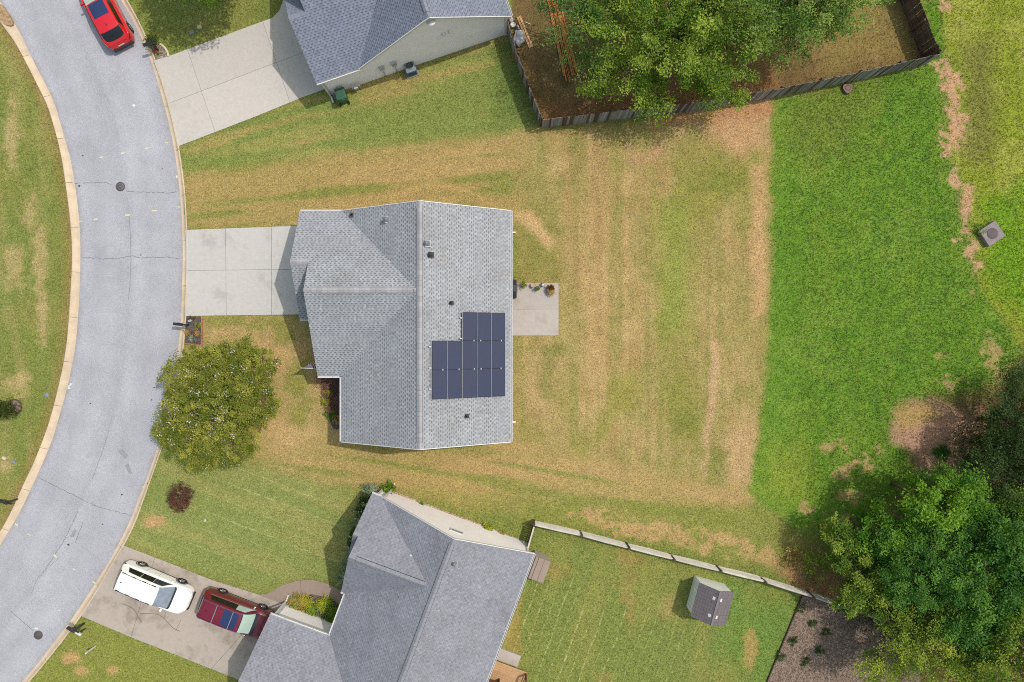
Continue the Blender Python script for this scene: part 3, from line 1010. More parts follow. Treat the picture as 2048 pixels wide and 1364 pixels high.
# ---- planting beds
def mulch(name, c, c2, sc=14):
    m, nt, b = nodes_of(name)
    geo = N(nt, 'ShaderNodeNewGeometry')
    vor = N(nt, 'ShaderNodeTexVoronoi')
    vor.inputs['Scale'].default_value = sc
    nt.links.new(geo.outputs['Position'], vor.inputs['Vector'])
    f = noise(nt, geo.outputs['Position'], 3.0, 4, 0.7)
    sp = N(nt, 'ShaderNodeSeparateColor')
    nt.links.new(vor.outputs['Color'], sp.inputs[0])
    col = mixc(nt, ramp(nt, val(nt, sp.outputs[0], 'ADD', f), 0.6, 1.5, 0, 1), (*c, 1), (*c2, 1))
    nt.links.new(col, b.inputs['Base Color'])
    b.inputs['Roughness'].default_value = 0.95
    bump(nt, b, vor.outputs['Distance'], 0.8, 0.05)
    return m


M_MULCH = mulch('mulch_dark', A(84, 74, 76), A(124, 110, 108))
M_MULCH2 = mulch('mulch_chips', A(110, 90, 78), A(176, 154, 138), 17)
M_MULCH3 = mulch('mulch_tan', A(170, 140, 116), A(226, 200, 176))
M_GRAVEL = mulch('bed_gravel', A(120, 104, 90), A(216, 202, 186), 22)
for poly, m, lab in ((BED_HOUSE, M_MULCH, 'dark mulch bed beside the front wall'), (BED_MAIL, M_MULCH, 'dark mulch bed under the mailbox, edged with brick'), (BED_TOP, M_GRAVEL, 'gravel bed beside the bright driveway'), (BED_GABLE, M_MULCH3, 'tan mulch bed along the beige gable wall'), (BED_LILY, M_MULCH, 'mulch bed in the corner of the south house'), (MULCH_YARD, M_MULCH2, 'wood chip ground beside the rail fence')):
    props(MB().prism([g2(*p) for p in poly], -0.1, 0.03).build('mulch_bed', m), lab, None, None, 'structure')

# ================================================================== THE HOUSES
def scan(poly, t):
    xs = []
    n_ = len(poly)
    for i in range(n_):
        (s0, t0), (s1, t1) = poly[i], poly[(i + 1) % n_]
        if (t0 <= t) != (t1 <= t):
            xs.append(s0 + (t - t0) * (s1 - s0) / (t1 - t0))
    xs.sort()
    return list(zip(xs[::2], xs[1::2]))


def rows(poly, e):
    """horizontal strips of a polygon in (s, t): t0, t1, and the trapezoids between them"""
    ts = [p[1] for p in poly]
    lo, hi = min(ts), max(ts)
    cuts = {lo + i * e for i in range(int((hi - lo) / e) + 1)} | {hi}
    cuts = sorted(cuts)
    for t0, t1 in zip(cuts[:-1], cuts[1:]):
        if t1 - t0 < 1e-4:
            continue
        eps = (t1 - t0) * 0.02
        a, b, m = scan(poly, t0 + eps), scan(poly, t1 - eps), scan(poly, (t0 + t1) / 2)
        if len(a) == len(b) and len(a):
            yield t0, t1, [(p[0], p[1], q[0], q[1]) for p, q in zip(a, b)]
        else:
            yield t0, t1, [(p[0], p[1], p[0], p[1]) for p in m]


def shingle_mat(name, c, stain, stain_amt, stretch):
    m, nt, b = nodes_of(name)
    geo = N(nt, 'ShaderNodeNewGeometry')
    pos = geo.outputs['Position']
    at = N(nt, 'ShaderNodeAttribute')
    at.attribute_name = 'tone'
    n1 = noise(nt, pos, 0.5, 4, 0.6)
    n2_ = noise(nt, mapping(nt, pos, *stretch), 1.0, 4, 0.65)
    n3 = noise(nt, pos, 34.0, 2, 0.7)
    f = val(nt, ramp(nt, n1, 0.3, 0.7, 0.92, 1.08), 'MULTIPLY', ramp(nt, n3, 0.25, 0.75, 0.8, 1.2))
    f = val(nt, f, 'MULTIPLY', at.outputs['Fac'])
    col = mixc(nt, val(nt, ramp(nt, n2_, 0.52, 0.72, 0, 1), 'MULTIPLY', stain_amt, True), (*c, 1), (*stain, 1))
    nt.links.new(mixc(nt, 1.0, col, grey(nt, f), 'MULTIPLY'), b.inputs['Base Color'])
    b.inputs['Roughness'].default_value = 0.9
    b.inputs['Specular IOR Level'].default_value = 0.3
    bump(nt, b, n3, 0.4, 0.01)
    return m


M_TRIM = mat('white_trim', A(244, 244, 246), 0.5, 0.04, 3, spec=0.4)
M_GUTTER_IN = mat('gutter_inside', A(120, 110, 98), 0.8, 0.3, 4)
M_DARKMETAL = mat('dark_vent', A(74, 76, 82), 0.5, 0.2, 8)
M_GALV = mat('galvanised', A(186, 192, 200), 0.35, 0.15, 6, metal=0.6, spec=0.5)
M_GLASS = mat('window_glass', (0.03, 0.04, 0.05), 0.06, 0.1, 1, spec=0.6)
M_FOUND = mat('foundation_block', A(176, 170, 164), 0.9, 0.15, 3, 20, 0.2)


class House:
    def __init__(s, O, ang, mirror, label, m_sh, m_wall, band, mortar, label_roof=None):
        s.O = Vector((O[0], O[1], 0))
        s.ea = Vector((math.cos(ang), math.sin(ang), 0))
        s.eb = Vector((-math.sin(ang), math.cos(ang), 0)) * (-1 if mirror else 1)
        s.o = thing('house', label, 'house', s.O)
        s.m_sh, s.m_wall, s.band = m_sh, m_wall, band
        s.deck = MB()
        s.q, s.tn = [], []
        s.roof = None
        s.caps = []

    def L(s, a, b, z):
        return s.ea * a + s.eb * b + Vector((0, 0, z))

    def W(s, a, b, z):
        return s.O + s.L(a, b, z)

    def plane(s, poly, axis, sign, t0, z0, p):
        """one roof slope: plan polygon in (a, b), rising along axis"""
        def P(sv, t, lift=0.0):
            c = t0 + sign * t
            ab = (c, sv) if axis == 'a' else (sv, c)
            k = math.sqrt(1 + p * p)
            d = -sign * p / k * lift
            v = s.L(ab[0] + (d if axis == 'a' else 0), ab[1] + (d if axis == 'b' else 0), z0 + p * t + lift / k)
            return v
        st_ = [((b_, sign * (a_ - t0)) if axis == 'a' else (a_, sign * (b_ - t0))) for a_, b_ in poly]
        n_ = len(st_)
        top = [P(sv, t, -0.004) for sv, t in st_]
        bot = [v - Vector((0, 0, 0.15)) for v in top]
        s.deck.add(top + bot, [tuple(range(n_)), tuple(reversed(range(n_, 2 * n_)))] + [(i, (i + 1) % n_, n_ + (i + 1) % n_, n_ + i) for i in range(n_)])
        e = 0.143 / math.sqrt(1 + p * p)
        for r, (ta, tb, iv) in enumerate(rows(st_, e)):
            h = tb - ta
            for (a0, b0, a1, b1) in iv:
                wid = max(b0 - a0, b1 - a1)
                if wid < 0.02:
                    continue
                org = min(a0, a1)
                kk = math.floor(org / 0.252) - 1
                ph_ = (r % 2) * 0.126 + 0.03 * math.sin(r * 2.4)
                xp = kk * 0.252 + ph_ - org
                while xp < wid:
                    x = xp + random.uniform(-0.014, 0.014)
                    xp += 0.252
                    w1 = 0.126 + random.uniform(-0.015, 0.015)
                    w2 = xp - x - w1
                    for w_, kind in ((w1, 0), (w2, 1)):
                        x0, x1 = max(0.0, x), min(wid, x + w_)
                        x += w_
                        if x1 - x0 < 0.01:
                            continue
                        # clip to the trapezoid on both edges
                        lo0, hi0 = max(a0, min(b0, min(a0, a1) + x0)), max(a0, min(b0, min(a0, a1) + x1))
                        lo1, hi1 = max(a1, min(b1, min(a0, a1) + x0)), max(a1, min(b1, min(a0, a1) + x1))
                        if hi0 - lo0 < 1e-3 and hi1 - lo1 < 1e-3:
                            continue
                        tone = random.gauss(1.0, 0.075)
                        if kind == 0:
                            s.q += [P(lo0, ta, 0.014), P(hi0, ta, 0.014), P(hi1, tb, 0.003), P(lo1, tb, 0.003)]
                            s.q += [P(lo0, ta, -0.002), P(hi0, ta, -0.002), P(hi0, ta, 0.014), P(lo0, ta, 0.014)]
                            s.tn += [tone, tone * 0.6]
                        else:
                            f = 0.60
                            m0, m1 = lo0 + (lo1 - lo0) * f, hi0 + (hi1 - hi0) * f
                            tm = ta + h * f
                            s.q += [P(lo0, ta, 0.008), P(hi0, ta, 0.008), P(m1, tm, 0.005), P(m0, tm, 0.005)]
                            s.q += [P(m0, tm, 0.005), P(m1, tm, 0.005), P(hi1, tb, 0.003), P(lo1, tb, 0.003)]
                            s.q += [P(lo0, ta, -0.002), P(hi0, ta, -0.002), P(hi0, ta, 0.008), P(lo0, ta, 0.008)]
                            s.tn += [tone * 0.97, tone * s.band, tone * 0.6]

    def finish_roof(s, cap_m, label=None):
        s.roof = s.deck.build('roof', M_TRIM, s.o)
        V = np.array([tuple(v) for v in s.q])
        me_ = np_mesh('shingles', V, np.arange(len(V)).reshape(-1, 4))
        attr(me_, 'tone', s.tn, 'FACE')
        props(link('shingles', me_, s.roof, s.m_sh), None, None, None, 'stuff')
        cm = None
        for p0, p1, pitch, vent in s.caps:
            d = p1 - p0
            ln = d.length
            u = d.normalized()
            sd = Vector((-u.y, u.x, 0))
            hw, th = (0.155, 0.05) if vent else (0.13, 0.016)
            k = 1 / math.sqrt(1 + pitch * pitch)
            if vent:
                mbv = MB()
                for s_ in (1, -1):
                    q0, q1 = p0 + Vector((0, 0, th * 0.75)), p1 + Vector((0, 0, th * 0.75))
                    dn = sd * s_ * (hw + 0.02) - Vector((0, 0, pitch * (hw + 0.02)))
                    mbv.add([q0, q1, q1 + dn, q0 + dn, q0 + dn - Vector((0, 0, .05)), q1 + dn - Vector((0, 0, .05))], [(0, 1, 2, 3), (3, 2, 5, 4)])
                mbv.build('ridge_vent', M_DARKMETAL, s.roof)
            n_ = max(1, int(ln / 0.29))
            st_ = ln / n_
            mbc = MB()
            prof = [(-hw, -pitch * hw), (0, 0.0), (hw, -pitch * hw)]
            top = [Vector((x, y, z + th + (0.012 if x < 0 else 0))) for x in (-st_ / 2, st_ / 2 - 0.006) for y, z in prof]
            bot = [v - Vector((0, 0, 0.02)) for v in top]
            mbc.add(top + bot, [(0, 1, 4, 3), (1, 2, 5, 4), (6, 9, 10, 7), (7, 10, 11, 8), (0, 3, 9, 6), (2, 8, 11, 5), (0, 6, 7, 1), (1, 7, 8, 2), (3, 4, 10, 9), (4, 5, 11, 10)])
            mec = mbc.mesh('ridge_cap')
            mec.materials.append(cap_m)
            ang = math.atan2(u.y, u.x)
            for i in range(n_):
                c = link('ridge_cap', mec, s.roof)
                c.location = p0 + u * (st_ * (i + 0.5))
                c.rotation_euler = (0, 0, ang)

    def gutter(s, p0, p1, out):
        """white gutter along an eave, out = local direction away from the wall"""
        mbg = MB()
        o_ = (s.ea if out[0] == 'a' else s.eb) * (1 if out[1] == '+' else -1)
        a, b = s.L(*p0), s.L(*p1)
        mbg.beam(a + o_ * 0.105 - Vector((0, 0, .055)), b + o_ * 0.105 - Vector((0, 0, .055)), 0.022, 0.11)
        mbg.beam(a + o_ * 0.05 - Vector((0, 0, .11)), b + o_ * 0.05 - Vector((0, 0, .11)), 0.09, 0.015)
        ln = (b - a).length
        for i in range(int(ln / 0.9) + 1):
            q = a + (b - a) * min(1, (0.02 + i * 0.9 / ln))
            mbg.beam(q + Vector((0, 0, -.006)), q + o_ * 0.11 + Vector((0, 0, -.006)), 0.02, 0.012)
        mbg.build('gutter', M_TRIM, s.roof)

    def wall(s, p0, p1, prof, flip=False, name='wall', m=None):
        """lap siding from p0 to p1 (a, b); prof = [(s, z) ...] polygon of the wall; boards face left of p0->p1 unless flip"""
        A0, A1 = s.L(*p0, 0), s.L(*p1, 0)
        u = (A1 - A0).normalized()
        nrm = Vector((u.y, -u.x, 0)) * (-1 if flip else 1)
        mbw = MB()
        for z0, z1, iv in rows(prof, 0.175):
            for a0, b0, a1, b1 in iv:
                vs_ = [A0 + u * a0 + nrm * 0.018 + Vector((0, 0, z0)), A0 + u * b0 + nrm * 0.018 + Vector((0, 0, z0)),
                       A0 + u * b1 + nrm * 0.002 + Vector((0, 0, z1)), A0 + u * a1 + nrm * 0.002 + Vector((0, 0, z1)),
                       A0 + u * a0 + Vector((0, 0, z0)), A0 + u * b0 + Vector((0, 0, z0))]
                mbw.add(vs_, [(0, 1, 2, 3), (4, 5, 1, 0)])
        # backing
        vs_ = [A0 + u * a_ - nrm * 0.01 + Vector((0, 0, z)) for a_, z in prof]
        mbw.add(vs_, [tuple(range(len(vs_)))])
        o = mbw.build(name, m or s.m_wall, s.o)
        return o

    def corner(s, a, b, z1, z0=0.0):
        MB().box(s.L(a, b, (z0 + z1) / 2), (0.14, 0.14, z1 - z0), math.atan2(s.ea.y, s.ea.x)).build('corner_trim', M_TRIM, s.o)

    def opening(s, a, b, z, w, h, face, kind='window', m=None):
        """framed window or door standing 3 cm proud of a wall; face = 'a-', 'a+', 'b-', 'b+' """
        n_ = (s.ea if face[0] == 'a' else s.eb) * (1 if face[1] == '+' else -1)
        u = s.eb if face[0] == 'a' else s.ea
        rz = math.atan2(u.y, u.x)
        c = s.L(a, b, z)
        f = MB()
        for du, dz, ww, hh in ((0, h / 2, w + .2, .1), (0, -h / 2, w + .2, .1), (-w / 2 - .05, 0, .1, h), (w / 2 + .05, 0, .1, h)):
            f.box(c + u * du + n_ * 0.03 + Vector((0, 0, dz)), (ww, 0.06, hh), rz)
        if kind == 'window':
            f.box(c + n_ * 0.026, (w, 0.04, 0.05), rz)
        fr = f.build(kind, M_TRIM, s.o)
        if kind == 'garage_door':
            for i in range(4):
                MB().box(c + n_ * 0.02 + Vector((0, 0, -h / 2 + h / 8 + i * h / 4)), (w - .02, 0.03, h / 4 - .02), rz).build('panel', M_TRIM, fr)
        else:
            MB().box(c + n_ * 0.012, (w, 0.02, h), rz).build('pane', m or M_GLASS, fr)
        return fr


def pipe_vent(house, loc, r=0.06, h=0.35, m=None, cap=False):
    """vent pipe with a flashing boot; loc in world metres"""
    l = Vector(loc) - house.O
    mb_ = MB().lathe([(r, -0.1), (r, h), (r * 0.75, h), (r * 0.7, h - .05)], l, 14)
    mb_.lathe([(r * 2.4, 0.0), (r * 1.2, 0.12), (r * 1.05, 0.16)], l, 14)
    mb_.box(l + Vector((0.05, 0, 0.02)), (r * 5, r * 5, 0.02), 0, 0, R(31))
    if cap:
        mb_.lathe([(0.0, h + 0.14), (r * 1.7, h + 0.06), (r * 1.7, h + 0.03), (r, h + .03)], l, 14)
    return mb_.build('vent_pipe', m or M_DARKMETAL, house.roof)


SH1 = shingle_mat('shingle_light', A(178, 181, 190), A(166, 160, 156), 0.5, ((0.4, 0.4, 0.4), (0, 0, 0)))
SH2 = shingle_mat('shingle_blue', A(145, 152, 173), A(120, 126, 148), 0.6, ((0.5, 0.5, 0.5), (0, 0, 0)))
SH3 = shingle_mat('shingle_plain', A(159, 161, 174), A(146, 142, 154), 0.65, ((1.1, 0.35, 0.5), (0, 0, R(20.4))))
CAP1 = mat('cap_light', A(186, 184, 190), 0.9, 0.06, 2, 30, 0.12, rand=0.10)
CAP2 = mat('cap_blue', A(150, 154, 172), 0.9, 0.06, 2, 30, 0.12, rand=0.06)
CAP3 = mat('cap_plain', A(160, 162, 174), 0.9, 0.06, 2, 30, 0.12, rand=0.04)
WALL1 = mat('siding_grey', A(200, 196, 192), 0.6, 0.05, 1)
WALL2 = mat('siding_greige', A(255, 248, 255, 1.32), 0.6, 0.04, 1)
WALL3 = mat('siding_cream', A(255, 249, 253, 1.34), 0.6, 0.04, 1)


def build_house(O, ang, mirror, label, m_sh, m_wall, cap, band, he, p, W_, B, a_b, b1, a_g, bg1, pf, wing=None):
    h = House(O, ang, mirror, label, m_sh, m_wall, band, None)
    hr = he + p * W_ / 2
    bm, hb = b1 / 2, he + pf * b1 / 2
    ar = min((hb - he) / p, W_ / 2 - 0.02)
    gm, hg = bg1 / 2, he + pf * bg1 / 2
    left = [(0, 0), (ar, bm), (0, b1)]
    if wing:
        a_w, w0, w1, pw = wing
        wm = (w0 + w1) / 2
        hw_ = he + pw * (w1 - w0) / 2
        aw = min((hw_ - he) / p, W_ / 2 - .02)
        left += [(0, w0), (aw, wm), (0, w1)]
    left += [(0, B), (W_ / 2, B), (W_ / 2, 0)]
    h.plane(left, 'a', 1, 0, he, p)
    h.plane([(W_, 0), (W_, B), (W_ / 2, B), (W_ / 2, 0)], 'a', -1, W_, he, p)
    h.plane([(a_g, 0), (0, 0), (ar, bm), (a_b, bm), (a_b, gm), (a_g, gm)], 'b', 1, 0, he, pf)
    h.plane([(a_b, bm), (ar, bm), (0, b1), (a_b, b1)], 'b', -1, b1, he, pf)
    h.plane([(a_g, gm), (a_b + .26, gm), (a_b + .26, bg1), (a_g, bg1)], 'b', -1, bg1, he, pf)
    if wing:
        h.plane([(a_w, w0), (0, w0), (aw, wm), (a_w, wm)], 'b', 1, w0, he, pw)
        h.plane([(a_w, wm), (aw, wm), (0, w1), (a_w, w1)], 'b', -1, w1, he, pw)
        h.caps.append((h.L(a_w, wm, hw_), h.L(aw, wm, hw_), pw, False))
    e = 0.35
    h.caps += [(h.L(W_ / 2, e, hr), h.L(W_ / 2, B - e, hr), p, True), (h.L(W_ / 2, 0, hr), h.L(W_ / 2, e, hr), p, False), (h.L(W_ / 2, B - e, hr), h.L(W_ / 2, B, hr), p, False),
               (h.L(a_b, bm, hb), h.L(a_b + .45, bm, hb), pf, False), (h.L(a_b + .45, bm, hb), h.L(ar - .25, bm, hb), pf, True),
               (h.L(a_g, gm, hg), h.L(a_b + .05, gm, hg), pf, False)]
    h.finish_roof(cap)
    for q0, q1 in (((0, -.025, he - .05), (W_ / 2, -.025, hr - .05)), ((W_ / 2, -.025, hr - .05), (W_, -.025, he - .05)), ((0, B + .025, he - .05), (W_ / 2, B + .025, hr - .05)), ((W_ / 2, B + .025, hr - .05), (W_, B + .025, he - .05))):
        MB().beam(h.L(*q0), h.L(*q1), 0.045, 0.16).build('fascia', M_TRIM, h.roof)
    # gutters
    h.gutter((W_, 0, he), (W_, B, he), 'a+')
    h.gutter((a_g, 0, he), (0.0, 0, he), 'b-')
    h.gutter((a_b, b1, he), (0.0, b1, he), 'b+')
    h.gutter((a_g, bg1, he), (a_b + .2, bg1, he), 'b+')
    if wing:
        h.gutter((0, b1, he), (0, w0, he), 'a-')
        h.gutter((a_w, w0, he), (0, w0, he), 'b-')
    else:
        h.gutter((0, b1, he), (0, B, he), 'a-')
    # walls
    x0, x1, y0, y1 = 0.32, W_ - 0.32, 0.22, B - 0.22
    gx, bx_ = a_g + 0.28, a_b + 0.28
    top = lambda a_: he - 0.16 + p * (min(a_, W_ - a_))
    n_prof = [(0, 0), (x1 - gx, 0), (x1 - gx, top(x1)), (W_ / 2 - gx, top(W_ / 2)), (x0 - gx, top(x0)), (0, he - .1)]
    h.wall((gx, y0), (x1, y0), n_prof, flip=mirror)
    s_prof = [(0, 0), (x1 - x0, 0), (x1 - x0, top(x1)), (W_ / 2 - x0, top(W_ / 2)), (0, top(x0))]
    h.wall((x0, y1), (x1, y1), s_prof, flip=not mirror)
    rect = lambda l: [(0, 0), (l, 0), (l, he - .02), (0, he - .02)]
    h.wall((x1, y0), (x1, y1), rect(y1 - y0), flip=mirror)
    h.wall((x0, b1 - .3), (x0, (w0 + .3) if wing else y1), rect(((w0 + .3) if wing else y1) - b1 + .3), flip=not mirror)
    gab = lambda l, pp: [(0, 0), (l, 0), (l, he - .05), (l / 2, he - .05 + pp * l / 2), (0, he - .05)]
    h.wall((bx_, y0), (bx_, b1 - .3), gab(b1 - .3 - y0, pf), flip=not mirror)
    h.wall((gx, y0), (gx, bg1 - .3), gab(bg1 - .3 - y0, pf), flip=not mirror)
    h.wall((gx, bg1 - .3), (bx_, bg1 - .3), rect(bx_ - gx), flip=not mirror)
    h.wall((bx_, b1 - .3), (x0, b1 - .3), rect(x0 - bx_), flip=not mirror)
    for a_, b_ in ((gx, y0), (x1, y0), (x1, y1), (x0, y1), (bx_, b1 - .3), (gx, bg1 - .3)):
        h.corner(a_, b_, he - .05)
    if wing:
        h.wall((a_w + .28, w0 + .3), (x0, w0 + .3), rect(x0 - a_w - .28), flip=mirror)
        l = w1 - w0 - .6
        h.wall((a_w + .28, w0 + .3), (a_w + .28, w1 - .3), gab(l, pw), flip=not mirror)
        h.wall((a_w + .28, w1 - .3), (x0, w1 - .3), rect(x0 - a_w - .28), flip=not mirror)
        h.corner(a_w + .28, w0 + .3, he - .05)
        h.corner(a_w + .28, w1 - .3, he - .05)
        h.opening(a_w + .28, wm, 1.15, 4.6, 2.2, 'a-', 'garage_door')
        h.opening(x0, (b1 + w0) / 2, 1.15, 0.95, 2.1, 'a-', 'door', M_TRIM)
        h.opening(bx_, bm, 1.5, 1.6, 1.4, 'a-')
    else:
        h.opening(gx, gm, 1.15, 4.8, 2.2, 'a-', 'garage_door')
        h.opening(bx_, (bg1 + b1) / 2, 1.15, 0.95, 2.1, 'a-', 'door', M_TRIM)
        h.opening(x0, (b1 + y1) / 2, 1.5, 1.5, 1.4, 'a-')
    h.opening(x1, B * 0.22, 1.5, 1.5, 1.4, 'a+')
    h.opening(x1, B * 0.8, 1.5, 1.5, 1.4, 'a+')
    h.opening(x1, B * 0.46, 1.1, 1.7, 2.05, 'a+', 'door')
    return h


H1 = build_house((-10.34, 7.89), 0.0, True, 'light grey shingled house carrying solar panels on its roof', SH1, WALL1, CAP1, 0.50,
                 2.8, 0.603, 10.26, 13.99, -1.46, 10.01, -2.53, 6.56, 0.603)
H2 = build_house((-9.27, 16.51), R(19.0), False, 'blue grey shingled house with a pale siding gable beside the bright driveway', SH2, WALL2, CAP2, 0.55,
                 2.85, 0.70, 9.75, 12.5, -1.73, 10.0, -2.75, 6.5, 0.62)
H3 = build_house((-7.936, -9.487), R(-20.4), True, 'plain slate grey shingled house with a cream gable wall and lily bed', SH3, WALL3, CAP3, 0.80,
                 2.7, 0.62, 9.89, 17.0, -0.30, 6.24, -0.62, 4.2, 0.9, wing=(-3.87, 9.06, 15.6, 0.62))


def on_plane(px, py, f):
    z = 4.0
    for _ in range(20):
        w = gp(px, py, z)
        z = f(w.x, w.y)
    return gp(px, py, z)


zR = lambda x, y: 2.8 + (-x) * 0.603
zL = lambda x, y: 2.8 + (x + 10.34) * 0.603
for px, py, f, r, hh, m, cap in ((774, 440, zL, .08, .35, M_GALV, True), (854, 487, zR, .08, .22, M_GALV, True), (861, 510, zR, .07, .18, M_DARKMETAL, True), (902, 606, zR, .05, .25, M_DARKMETAL, False), (933, 832, zR, .05, .25, M_DARKMETAL, False), (704, 430, zL, .06, .2, M_DARKMETAL, False)):
    pipe_vent(H1, on_plane(px, py, f), r, hh, m, cap)


def z3(x, y):
    d = Vector((x, y, 0)) - H3.O
    a = d.dot(H3.ea)
    return 2.7 + 0.62 * min(a, 9.89 - a)


pipe_vent(H3, on_plane(909, 1126, z3), .06, .25, M_GALV, True)
# downspouts
for (hh, a_, b_, z1) in ((H1, 10.16, 0.9, 2.7), (H1, 10.16, 13.1, 2.7), (H3, 0.22, -0.02, 2.6), (H3, -3.66, 9.12, 2.6), (H2, -2.5, 0.06, 2.75)):
    m_ = MB().box(hh.L(a_, b_, z1 / 2), (0.09, 0.09, z1), math.atan2(hh.ea.y, hh.ea.x))
    m_.box(hh.L(a_, b_, 0.08) + (hh.ea * 0.2 if hh is H1 else -hh.eb * 0.2), (0.45 if hh is H1 else 0.1, 0.1 if hh is H1 else 0.45, 0.08), math.atan2(hh.ea.y, hh.ea.x))
    m_.build('downspout', M_TRIM, hh.o)
# gable louvre on the south house
cl = MB()
fr = H3.opening(5.0, 0.22, 3.35, 0.62, 0.42, 'b-', 'gable_vent', M_DARKMETAL)
for i in range(4):
    MB().box(H3.L(5.0, 0.185, 3.2 + i * 0.1), (0.6, 0.03, 0.02), math.atan2(H3.ea.y, H3.ea.x), R(35)).build('louvre', mat('louvre_green', A(150, 168, 160), .6), fr)
# wall lamp, meter boxes and pipes on the north house
lp = H2.L(5.5, 0.17, 3.2)
MB().lathe([(0.0, 0.12), (0.1, 0.08), (0.14, -0.02), (0.0, -0.1)], lp, 12).build('wall_lamp', M_TRIM, H2.o)
MB().box(H2.L(5.85, 0.17, 3.25), (0.05, 0.06, 0.5), R(19)).build('conduit', M_TRIM, H2.o)
MB().lathe([(0.0, 0.02), (0.28, 0.0), (0.28, -0.03), (0, -.03)], H2.L(4.95, 0.1, 5.55), 20).build('gable_ornament', M_TRIM, H2.o)
M_METER = mat('meter_grey', A(196, 198, 202), 0.5, 0.08, 4)
for a_, w_, h_ in ((1.25, 0.34, 0.40), (2.05, 0.36, 0.46)):
    g = MB().box(H2.L(a_, 0.13, 1.55), (w_, 0.16, h_), R(19)).build('meter_box', M_METER, H2.o, 0.015)
    MB().tube([H2.L(a_, 0.13, 1.35), H2.L(a_, 0.13, 0.0)], 0.03, 8).build('conduit', M_METER, H2.o)
MB().lathe([(0.0, 0.0), (0.09, 0.0), (0.09, 0.1), (0.0, 0.12)], H2.L(2.1, 0.02, 1.5), 14).build('meter_dial', M_GALV, H2.o)
gm_ = MB().box(H2.L(-0.75, -0.12, 0.55), (0.26, 0.2, 0.24), R(19))
for d_ in (-0.22, 0.24):
    gm_.tube([H2.L(-0.75 + d_, -0.1, 0.0), H2.L(-0.75 + d_, -0.1, 0.75), H2.L(-0.75 + d_ * 0.2, -0.1, 0.75)], 0.025, 8)
gm_.build('gas_meter', M_METER, H2.o)

# ---- solar array
SOL = thing('solar_array', 'dark blue solar panels mounted on the light grey roof', 'solar panels', gp(934, 710, 4))


def panel_mat():
    m, nt, b = nodes_of('solar_cells')
    tc = N(nt, 'ShaderNodeTexCoord')
    sep = N(nt, 'ShaderNodeSeparateXYZ')
    nt.links.new(tc.outputs['Object'], sep.inputs[0])
    oi = N(nt, 'ShaderNodeObjectInfo')
    lines = None
    for i, per in ((0, 0.162), (1, 0.162)):
        fr = val(nt, val(nt, val(nt, sep.outputs[i], 'ADD', 5.0), 'DIVIDE', per), 'FRACT')
        l = ramp(nt, val(nt, val(nt, fr, 'SUBTRACT', 0.5), 'ABSOLUTE'), 0.46, 0.49, 0, 1)
        lines = l if lines is None else val(nt, lines, 'MAXIMUM', l)
    col = mixc(nt, oi.outputs['Random'], (*A(62, 66, 94), 1), (*A(74, 70, 92), 1))
    wav = ramp(nt, noise(nt, mapping(nt, tc.outputs['Object'], (6, 0.4, 1)), 1.6, 2), 0.3, 0.7, 0, 1)
    col = mixc(nt, wav, col, (*A(56, 66, 100), 1))
    col = mixc(nt, val(nt, lines, 'MULTIPLY', 0.5), col, (*A(62, 64, 92), 1))
    nt.links.new(col, b.inputs['Base Color'])
    b.inputs['Roughness'].default_value = 0.16
    b.inputs['Specular IOR Level'].default_value = 0.5
    return m


M_CELL = panel_mat()
M_BLKFRAME = mat('panel_frame', A(70, 74, 92), 0.35, 0.1, 3, metal=0.5)
M_ALU = mat('aluminium', A(226, 230, 236), 0.35, 0.05, 3, metal=0.3, spec=0.5)
sl = math.atan(0.603)
# slope frame at the array: local x down the roof (east), y north
pa = on_plane(862, 680, zR)
pb = on_plane(1008, 626, zR)
x_l, x_r, y_t = pa.x, pb.x, pb.y
cw = (x_r - x_l) / 5.0
y_n = [y_t - i * 1.665 for i in range(4)]


def top_at(x, lift):
    return Vector((x + lift * math.sin(sl), 0, 2.8 - x * 0.603 + lift * math.cos(sl)))


pw, ph = cw / math.cos(sl) - 0.016, 1.665 - 0.008
fm = MB()
for sx, sy, lx_, ly_ in ((-1, 0, .03, ph), (1, 0, .03, ph), (0, -1, pw, .03), (0, 1, pw, .03)):
    fm.box((sx * (pw - .03) / 2, sy * (ph - .03) / 2, 0), (lx_ if sx else pw - .06, ly_ if sx else .03, 0.04))
fme = fm.mesh('solar_panel')
fme.materials.append(M_BLKFRAME)
cme = MB().box((0, 0, 0.012), (pw - .06, ph - .06, 0.008)).mesh('cells')
cme.materials.append(M_CELL)
clip = MB().box((0, 0, 0.026), (0.05, 0.09, 0.02)).mesh('clamp')
clip.materials.append(M_ALU)
for c in range(5):
    for r in range(3):
        if c < 2 and r == 0:
            continue
        xc = x_l + cw * (c + 0.5)
        yc = (y_n[r] + y_n[r + 1]) / 2
        v = top_at(xc, 0.14)
        v.y = yc
        o = link('solar_panel', fme, SOL)
        o.location = v - SOL.location
        o.rotation_euler = (0, sl, 0)
        k = link('cells', cme, o)
        if r < 2:
            q = link('clamp', clip, o)
            q.location = (random.uniform(-.3, .3), -ph / 2, 0)
for c in range(0, 6):
    xc = x_l + cw * c + (0.0 if c else -0.03)
    ya, yb = (y_n[1] if c < 2 else y_n[0]), y_n[3]
    v0, v1 = top_at(xc, 0.145), top_at(xc, 0.145)
    v0.y, v1.y = ya + .06, yb - .04
    MB().beam(v0 - SOL.location, v1 - SOL.location, 0.010, 0.05, (math.sin(sl), 0, math.cos(sl))).build('rail', M_ALU, SOL)
    for yy in np.arange(ya - .35, yb, -1.2):
        f0 = top_at(xc - .06, 0.06)
        f0.y = yy
        MB().box(f0 - SOL.location, (0.14, 0.06, 0.12), 0, 0, sl).build('foot', M_ALU, SOL)

